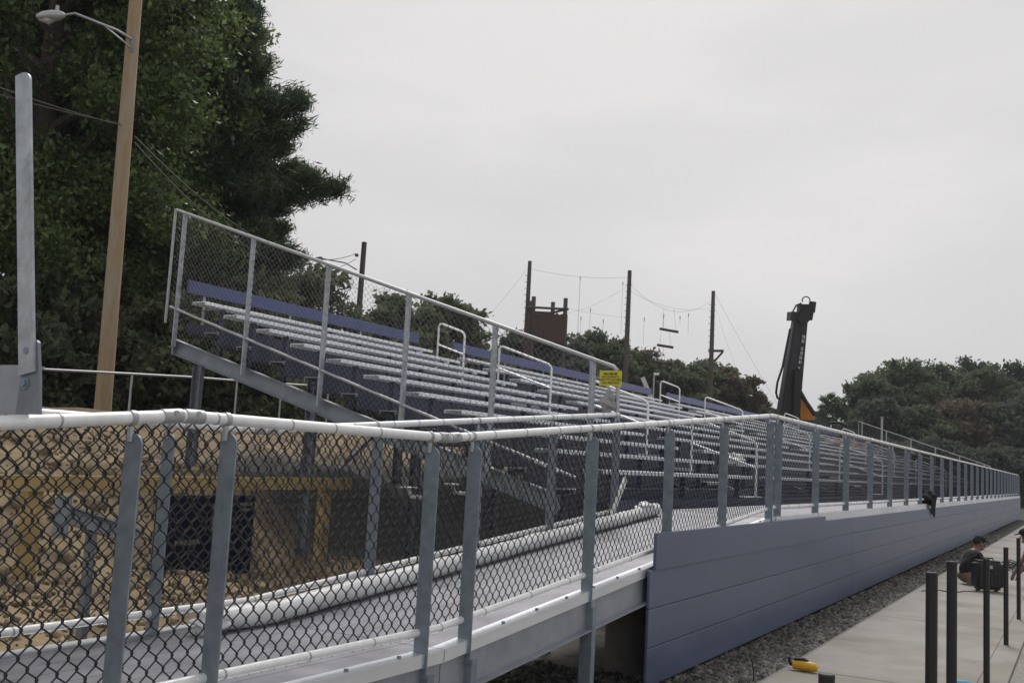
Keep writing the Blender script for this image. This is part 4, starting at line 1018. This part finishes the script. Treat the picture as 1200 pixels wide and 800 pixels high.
for s_ in (-1, 1):
    t = MB(); t.tube([MWc @ Vector((s_*wC*.32, dC-.05, .04)), MWc @ Vector((s_*wC*.32+.05, dC-.05, .04))], .04, 14); t.build('wheel', M['rubber'], cs, True)
# heap of cable beside the case
c = on_z(1189, 668, 0); r_ = random.Random(5); hp = MB()
for k in range(9):
    pts = []; R1 = r_.uniform(.12, .24); z_ = .02+.016*k
    for a_ in np.linspace(0, 2*math.pi, 22)[:-1]: pts.append((c.x+R1*math.cos(a_)+r_.uniform(-.02, .02), c.y+R1*.8*math.sin(a_), z_+.03*math.sin(3*a_+k)+.01))
    hp.tube(pts, .012, 6, closed=True)
hp.tube([(c.x+.02, c.y, .05), (c.x+.07, c.y, .25), (c.x+.10, c.y, .42)], .016, 6)
tag(hp.build('cable_coil', M['wire'], None, True), 'tangled heap of grey cable on the path behind the thin black posts', 'cable')

# ------------------------------------------------------------------ trees
def quads(C, size, g, elong=1.0, upbias=0.0, dirs=None, dirw=0.0):
    n = len(C)
    a = g.normal(size=(n, 3)); 
    if dirs is not None: a = a*(1-dirw)+dirs*dirw*1.6
    a /= np.linalg.norm(a, axis=1)[:, None]
    b = g.normal(size=(n, 3)); b[:, 2] *= (1-upbias); b -= a*(a*b).sum(1)[:, None]; b /= np.linalg.norm(b, axis=1)[:, None]
    s = (size*g.uniform(.5, 1.55, n))[:, None]
    u = a*s*elong*.5; w = b*s*.5/max(1, elong**.5)
    nn_ = np.cross(a, b)*s*.10
    V = np.stack([C-u, C-w+nn_, C+u, C+w+nn_], 1).reshape(-1, 3)
    return V, np.arange(4*n).reshape(n, 4)
LM = {
 'oak': leafmat('oak leaves', (.075, .125, .036), (.150, .200, .066), .55, .5, .40, .6),
 'oak2': leafmat('maple leaves', (.082, .125, .036), (.160, .195, .066), .55, .5, .40, .6),
 'pine': leafmat('pine needles', (.062, .098, .050), (.105, .138, .068), .4, .35, .5, .4),
 'far': leafmat('distant green leaves', (.105, .128, .076), (.145, .162, .092), .2),
 'fard': leafmat('distant dark leaves', (.076, .092, .078), (.110, .122, .092), .2),
 'rust': leafmat('rusty leaves', (.115, .102, .075), (.150, .122, .085), .2),
}
def broadleaf(label, base, H, R_, cb, nlobe, nleaf, ls, lm, seed, group=None, name='broadleaf_tree', flat=.8, cat='tree'):
    g = np.random.default_rng(seed); r_ = random.Random(seed)
    x, y, z = base
    t = thing(name, label, cat, base, 0, group)
    tr = MB(); top = Vector((x+r_.uniform(-.5, .5), y+r_.uniform(-.5, .5), z+H*.8)); r0 = H*.022
    tp_ = [Vector((x, y, z-.3)), Vector((x, y, z+H*.25)), Vector((x, y, z+H*.5)).lerp(top, .4), top]
    tr.tube(tp_, [r0*1.25, r0, r0*.7, r0*.2], 9)
    lob = []
    for k in range(nlobe):
        ph = k*2.399+r_.uniform(-.4, .4); hh = cb+(1-cb)*((k+.5)/nlobe)**.85
        prof = math.sin(math.pi*min(1, max(.08, (hh-cb)/(1-cb)*.80+.16)))**.6
        rr0 = R_*prof*r_.uniform(.45, .8)
        c_ = Vector((x+rr0*math.cos(ph), y+rr0*math.sin(ph), z+H*hh-R_*.12))
        lr = R_*r_.uniform(.24, .40)
        lob.append((c_, lr))
        s_ = Vector((x, y, z+H*max(.12, hh-.25))); mid = s_.lerp(c_, .5)+Vector((0, 0, -.04*H*r_.random()))
        tr.tube([s_, mid, c_], [r0*.42, r0*.26, r0*.08], 6)
    C = []
    tot = sum(l**2 for _, l in lob)
    for c_, lr in lob:
        n = int(nleaf*lr*lr/tot); nc = max(14, int(26*1))
        d = g.normal(size=(nc, 3)); d[:, 2] = d[:, 2]*.8+.15; d /= np.linalg.norm(d, axis=1)[:, None]
        cc = np.array(c_)+d*lr*g.uniform(.45, 1.12, nc)[:, None]*np.array([1, 1, flat])
        idx = g.integers(0, nc, n)
        off = g.normal(size=(n, 3))*lr*np.array([.19, .19, .13])
        C.append(cc[idx]+off)
        for k in range(0, nc, 3): tr.tube([c_, Vector(cc[k])], [r0*.09, r0*.02], 4)
    tr.build('trunk', M['bark'], t, True)
    C = np.concatenate(C)
    V, Fq = quads(C, ls, g, 1.5, .35)
    npmesh('crown', V, Fq, lm, t)
    return t
def pine(label, base, H, R_, seed, nb=95, ls=.26, group=None, extra=None, dens=1.0, cb=.12, per=12, nq=70):
    g = np.random.default_rng(seed); r_ = random.Random(seed)
    x, y, z = base; t = thing('pine_tree', label, 'tree', base, 0, group)
    tr = MB(); r0 = H*.016
    tr.tube([Vector((x, y, z-.3)), Vector((x+.1, y, z+H*.5)), Vector((x, y, z+H))], [r0*1.2, r0*.75, r0*.1], 9)
    C = []; D_ = []
    brs = []
    for k in range(nb):
        f = cb+(.98-cb)*((k+.5)/nb); ph = k*2.399+r_.uniform(-.5, .5)
        ln = R_*(1-f)**.62*r_.uniform(.55, 1.15)+.35
        brs.append((f, ph, ln))
    if extra: brs += extra
    for f, ph, ln in brs:
        s_ = Vector((x, y, z+H*f)); dirv = Vector((math.cos(ph), math.sin(ph), 0))
        rise = ln*r_.uniform(-.08, .34)
        P_ = [s_, s_+dirv*ln*.4+Vector((0, 0, -ln*.04)), s_+dirv*ln*.75+Vector((0, 0, rise*.3)), s_+dirv*ln+Vector((0, 0, rise))]
        tr.tube(P_, [r0*.35*min(1, ln/3), r0*.22*min(1, ln/3), r0*.12*min(1, ln/3), .012], 5)
        nt_ = max(5, int(per*ln*dens))
        side = Vector((-dirv.y, dirv.x, 0))
        for q_ in range(nt_):
            u_ = .22+.80*r_.random()**.75
            i = min(2, int(u_*3)); seg = [0, .4, .75, 1.0]
            for i in range(3):
                if u_ <= seg[i+1]: break
            w = min(1, (u_-seg[i])/(seg[i+1]-seg[i])); p = P_[i].lerp(P_[i+1], w)
            sp_ = ln*.26*(1.15-u_)
            sdv_ = r_.uniform(-1, 1)*sp_
            c_ = p+side*sdv_+Vector((0, 0, r_.uniform(-.14, .24)+.04*abs(sdv_)))
            n = nq
            cc = np.array(c_)+g.normal(size=(n, 3))*np.array([.15, .15, .11])*(1+.12*ln/3)
            C.append(cc)
            dd = np.array(dirv*(1)+side*np.sign(sdv_)*.6+Vector((0, 0, .55))); D_.append(np.repeat((dd/np.linalg.norm(dd))[None], n, 0))
    tr.build('trunk', M['bark'], t, True)
    C = np.concatenate(C); D_ = np.concatenate(D_)
    V, Fq = quads(C, ls, g, 4.0, 0, D_, .45)
    npmesh('crown', V, Fq, LM['pine'], t)
    return t
def gp(px, D, py=480):
    p = atd(px, py, D); return (p.x, p.y, gz(p.x, p.y))
right_ph = math.atan2(RT.y, RT.x)
broadleaf('big dark green oak at the far left behind the tall loose post', gp(15, 27), 17, 5.6, .10, 34, 170000, .10, LM['oak'], 11)
broadleaf('leafy green maple right behind the brown lamp pole', gp(120, 30), 16.5, 4.6, .08, 32, 150000, .10, LM['oak2'], 12)
broadleaf('dense green tree filling the left edge behind the oak', gp(-95, 31), 19, 6.0, .1, 24, 75000, .13, LM['oak'], 13)
broadleaf('tall shaded green tree between the maple and the big pine', gp(160, 35), 18, 4.4, .06, 28, 120000, .11, LM['oak'], 14)
pine('big dark pine with long branches reaching out right over the sky', gp(224, 31), 14.9, 3.0, 21, 175, .068, extra=[(.495, right_ph+.05, 4.0), (.505, right_ph-.10, 3.4), (.515, right_ph+.2, 2.6), (.37, right_ph, 2.6), (.62, right_ph+.1, 2.7), (.66, right_ph-.15, 2.75), (.705, right_ph+.1, 2.5)], cb=.04)
pine('second dark pine standing behind the big pine, its top out of the picture', gp(140, 38), 20, 3.6, 22, 120, .085, cb=.06)
# understory
for k, (px, D, H, R_, lb) in enumerate(((20, 24.5, 3.6, 2.2, 'low dark bush under the oak left of the lamp pole'), (95, 25.5, 3.0, 2.0, 'low dark bush right at the foot of the lamp pole'), (190, 26, 3.4, 2.2, 'low dark bush under the pine left of the grandstand end'), (270, 28, 4.2, 2.4, 'low dark bush behind the back corner of the grandstand'), (345, 36, 6.0, 2.8, 'round green bush seen through the guard fence below the pine'))):
    broadleaf(lb, gp(px, D), H, R_, .02, 12, 12000, .13, LM['far'], 40+k, 'bushes under the big trees', 'bush', cat='bush')
# mid distance trees seen over the grandstand
mids = [(318, 55, 352, 3.2, 'far', 'green tree left of the slim pole, seen through the guard fence'), (378, 62, 384, 2.6, 'fard', 'low green tree just behind the slim pole'), (470, 62, 362, 3.4, 'far', 'green tree between the slim pole and the first aisle handrail'), (520, 66, 350, 3.6, 'far', 'green tree behind the first aisle handrail'), (440, 70, 375, 3.5, 'fard', 'dark low tree right of the slim pole, farther back'), (615, 78, 395, 3.2, 'fard', 'dark tree under the wooden tower'), (655, 84, 402, 3.4, 'fard', 'dark tree just right of the wooden tower foot'),
        (700, 92, 393, 3.8, 'far', 'green tree left of the lone tall pole'), (735, 95, 408, 3.2, 'far', 'green tree at the foot of the lone tall pole'), (765, 96, 418, 3.5, 'rust', 'russet tree under the hanging logs'), (800, 94, 428, 3.5, 'far', 'olive tree between the hanging logs and the crossarm pole'), (835, 98, 425, 4.0, 'far', 'round green tree behind the crossarm pole'), (862, 97, 437, 3.2, 'rust', 'russet edged tree right of the crossarm pole')]
for k, (px, D, pyt, R_, lm, lb) in enumerate(mids):
    b_ = gp(px, D); H = atd(px, pyt, D).z-b_[2]
    broadleaf(lb, b_, H*1.02, R_*1.15, .12, 18, 22000, .24, LM[lm], 60+k, 'trees behind the grandstand')
for k, (px, D, pyt, R_, lb) in enumerate(((894, 105, 467, 1.6, 'small dark pine alone left of the drill rig'), (975, 108, 461, 2.4, 'dark pine just right of the drill rig'))):
    b_ = gp(px, D); H = atd(px, pyt, D).z-b_[2]
    pine(lb, b_, H, R_*1.3, 80+k, 45, .16, 'small pines by the drill rig', None, 1.0, .1, 8, 16)
for k, (px, D, pyt, R_) in enumerate(((905, 112, 480, 2.6), (955, 114, 484, 2.6))):
    b_ = gp(px, D); H = atd(px, pyt, D).z-b_[2]
    broadleaf(['low dark tree behind the drill mast', 'low dark tree between the orange boom and the dark pine'][k], b_, H, R_, .05, 12, 11000, .27, LM['fard'], 90+k, 'low trees by the drill rig')
rights = [(1022, 104, 446, 3.6, 'far', 'pale green tree at the left edge of the right hand wood'), (1055, 108, 424, 5.0, 'far', 'tallest rounded green tree in the right hand wood'), (1100, 112, 434, 4.6, 'far', 'rounded green tree right of the tallest one in the wood'), (1135, 116, 430, 4.0, 'fard', 'sparse topped dark tree near the right of the wood'), (1160, 108, 436, 4.4, 'far', 'olive green tree in the right of the wood'), (1196, 112, 427, 4.6, 'fard', 'dark tree at the right edge of the picture'),
          (1035, 96, 475, 3.4, 'fard', 'lower dark tree before the left of the right hand wood'), (1080, 97, 480, 3.8, 'far', 'lower green tree in the front middle of the right hand wood'), (1125, 98, 480, 4.0, 'rust', 'lower brownish tree in the front of the right hand wood'), (1172, 98, 478, 4.0, 'fard', 'lower dark tree at the front right of the wood'), (1215, 98, 470, 4.2, 'fard', 'dark tree half cut by the right edge of the picture'),
          (1060, 90, 520, 3.2, 'fard', 'shrubby dark tree low behind the far guard fence'), (1105, 90, 525, 3.4, 'fard', 'shrubby dark tree low above the middle of the long railing'), (1150, 90, 530, 3.4, 'fard', 'shrubby dark tree low above the far part of the long railing'), (1195, 90, 532, 3.4, 'fard', 'shrubby dark tree just beyond the far end of the fascia'), (1240, 110, 430, 5, 'fard', 'dark wood tree just outside the right edge')]
for k, (px, D, pyt, R_, lm, lb) in enumerate(rights):
    b_ = gp(px, D, 560); H = atd(px, pyt, D).z-b_[2]
    broadleaf(lb, b_, H*1.02, R_*1.2, .04, 24, 30000, .26, LM[lm], 100+k, 'trees of the right hand wood')

# ------------------------------------------------------------------ light and sky
SUN_EL, SUN_AZ = rad(52), rad(-20)      # sun ahead on the left, veiled by cloud; azimuth from +Y towards +X
dirs = Vector((math.sin(SUN_AZ)*math.cos(SUN_EL), math.cos(SUN_AZ)*math.cos(SUN_EL), math.sin(SUN_EL)))
w = bpy.data.worlds.new('World'); scene.world = w; w.use_nodes = True
nt = w.node_tree; N = nt.nodes; L = nt.links; N.clear()
sky = N.new('ShaderNodeTexSky'); sky.sky_type = 'NISHITA'; sky.sun_disc = False
sky.sun_elevation = SUN_EL; sky.sun_rotation = SUN_AZ; sky.air_density = 1.0; sky.dust_density = 3.0; sky.ozone_density = 1.0
hs = N.new('ShaderNodeHueSaturation'); hs.inputs['Saturation'].default_value = .15; L.new(sky.outputs[0], hs.inputs['Color'])
# a veil of cloud, brightest around the hidden sun
tc = N.new('ShaderNodeTexCoord')
dt = N.new('ShaderNodeVectorMath'); dt.operation = 'DOT_PRODUCT'; dt.inputs[1].default_value = dirs; L.new(tc.outputs['Generated'], dt.inputs[0])
mp = N.new('ShaderNodeMapping'); mp.inputs['Scale'].default_value = (1, 1, 3.0); L.new(tc.outputs['Generated'], mp.inputs[0])
nz = N.new('ShaderNodeTexNoise'); nz.inputs['Scale'].default_value = 1.8; nz.inputs['Detail'].default_value = 5; L.new(mp.outputs[0], nz.inputs['Vector'])
ma = N.new('ShaderNodeMath'); ma.operation = 'MULTIPLY_ADD'; ma.inputs[1].default_value = .55; L.new(nz.outputs['Fac'], ma.inputs[0])
sb_ = N.new('ShaderNodeMath'); sb_.operation = 'SUBTRACT'; sb_.inputs[1].default_value = .145; L.new(dt.outputs['Value'], sb_.inputs[0]); L.new(sb_.outputs[0], ma.inputs[2])
cr = N.new('ShaderNodeValToRGB'); e = cr.color_ramp.elements
e[0].position = 0.0; e[0].color = (.66, .67, .70, 1)
e[1].position = 1.0; e[1].color = (.74, .725, .72, 1)
for p_, c_ in ((.5, (.58, .59, .61, 1)), (.78, (.60, .60, .612, 1)), (.95, (.69, .675, .68, 1))):
    q_ = cr.color_ramp.elements.new(p_); q_.color = c_
L.new(ma.outputs[0], cr.inputs['Fac'])
vm = N.new('ShaderNodeVectorMath'); vm.operation = 'SCALE'; vm.inputs['Scale'].default_value = 9.35; L.new(cr.outputs[0], vm.inputs[0])
mx = N.new('ShaderNodeMixRGB'); mx.inputs[0].default_value = .9; L.new(hs.outputs[0], mx.inputs[1]); L.new(vm.outputs[0], mx.inputs[2])
bg = N.new('ShaderNodeBackground'); bg.inputs['Strength'].default_value = .10; L.new(mx.outputs[0], bg.inputs[0])
ow = N.new('ShaderNodeOutputWorld'); L.new(bg.outputs[0], ow.inputs[0])
sl_ = bpy.data.lights.new('sun', 'SUN'); sl_.energy = 1.8; sl_.angle = rad(18); sl_.color = (1, .965, .92)
so = bpy.data.objects.new('sun', sl_); col.objects.link(so)
so.rotation_euler = (-dirs).to_track_quat('-Z', 'Y').to_euler(); so.location = (0, 0, 30)
scene.view_settings.view_transform = 'Standard'; scene.view_settings.look = 'None'
scene.view_settings.exposure = 0.15; scene.view_settings.gamma = 1

# thin summer haze
hz = MB().box(-905, 905, -405, 1005, -1.2, 30).build('haze', mat('haze', (1, 1, 1)))
hm_ = hz.data.materials[0]; nt = hm_.node_tree
for n in list(nt.nodes):
    if n.type != 'OUTPUT_MATERIAL': nt.nodes.remove(n)
pv = nt.nodes.new('ShaderNodeVolumePrincipled'); pv.inputs['Color'].default_value = (.93, .96, 1, 1); pv.inputs['Density'].default_value = .0004
nt.links.new(pv.outputs[0], [n for n in nt.nodes if n.type == 'OUTPUT_MATERIAL'][0].inputs['Volume'])
hz['kind'] = 'stuff'
tag(hz, 'thin pale haze in the air over the whole site', 'haze')
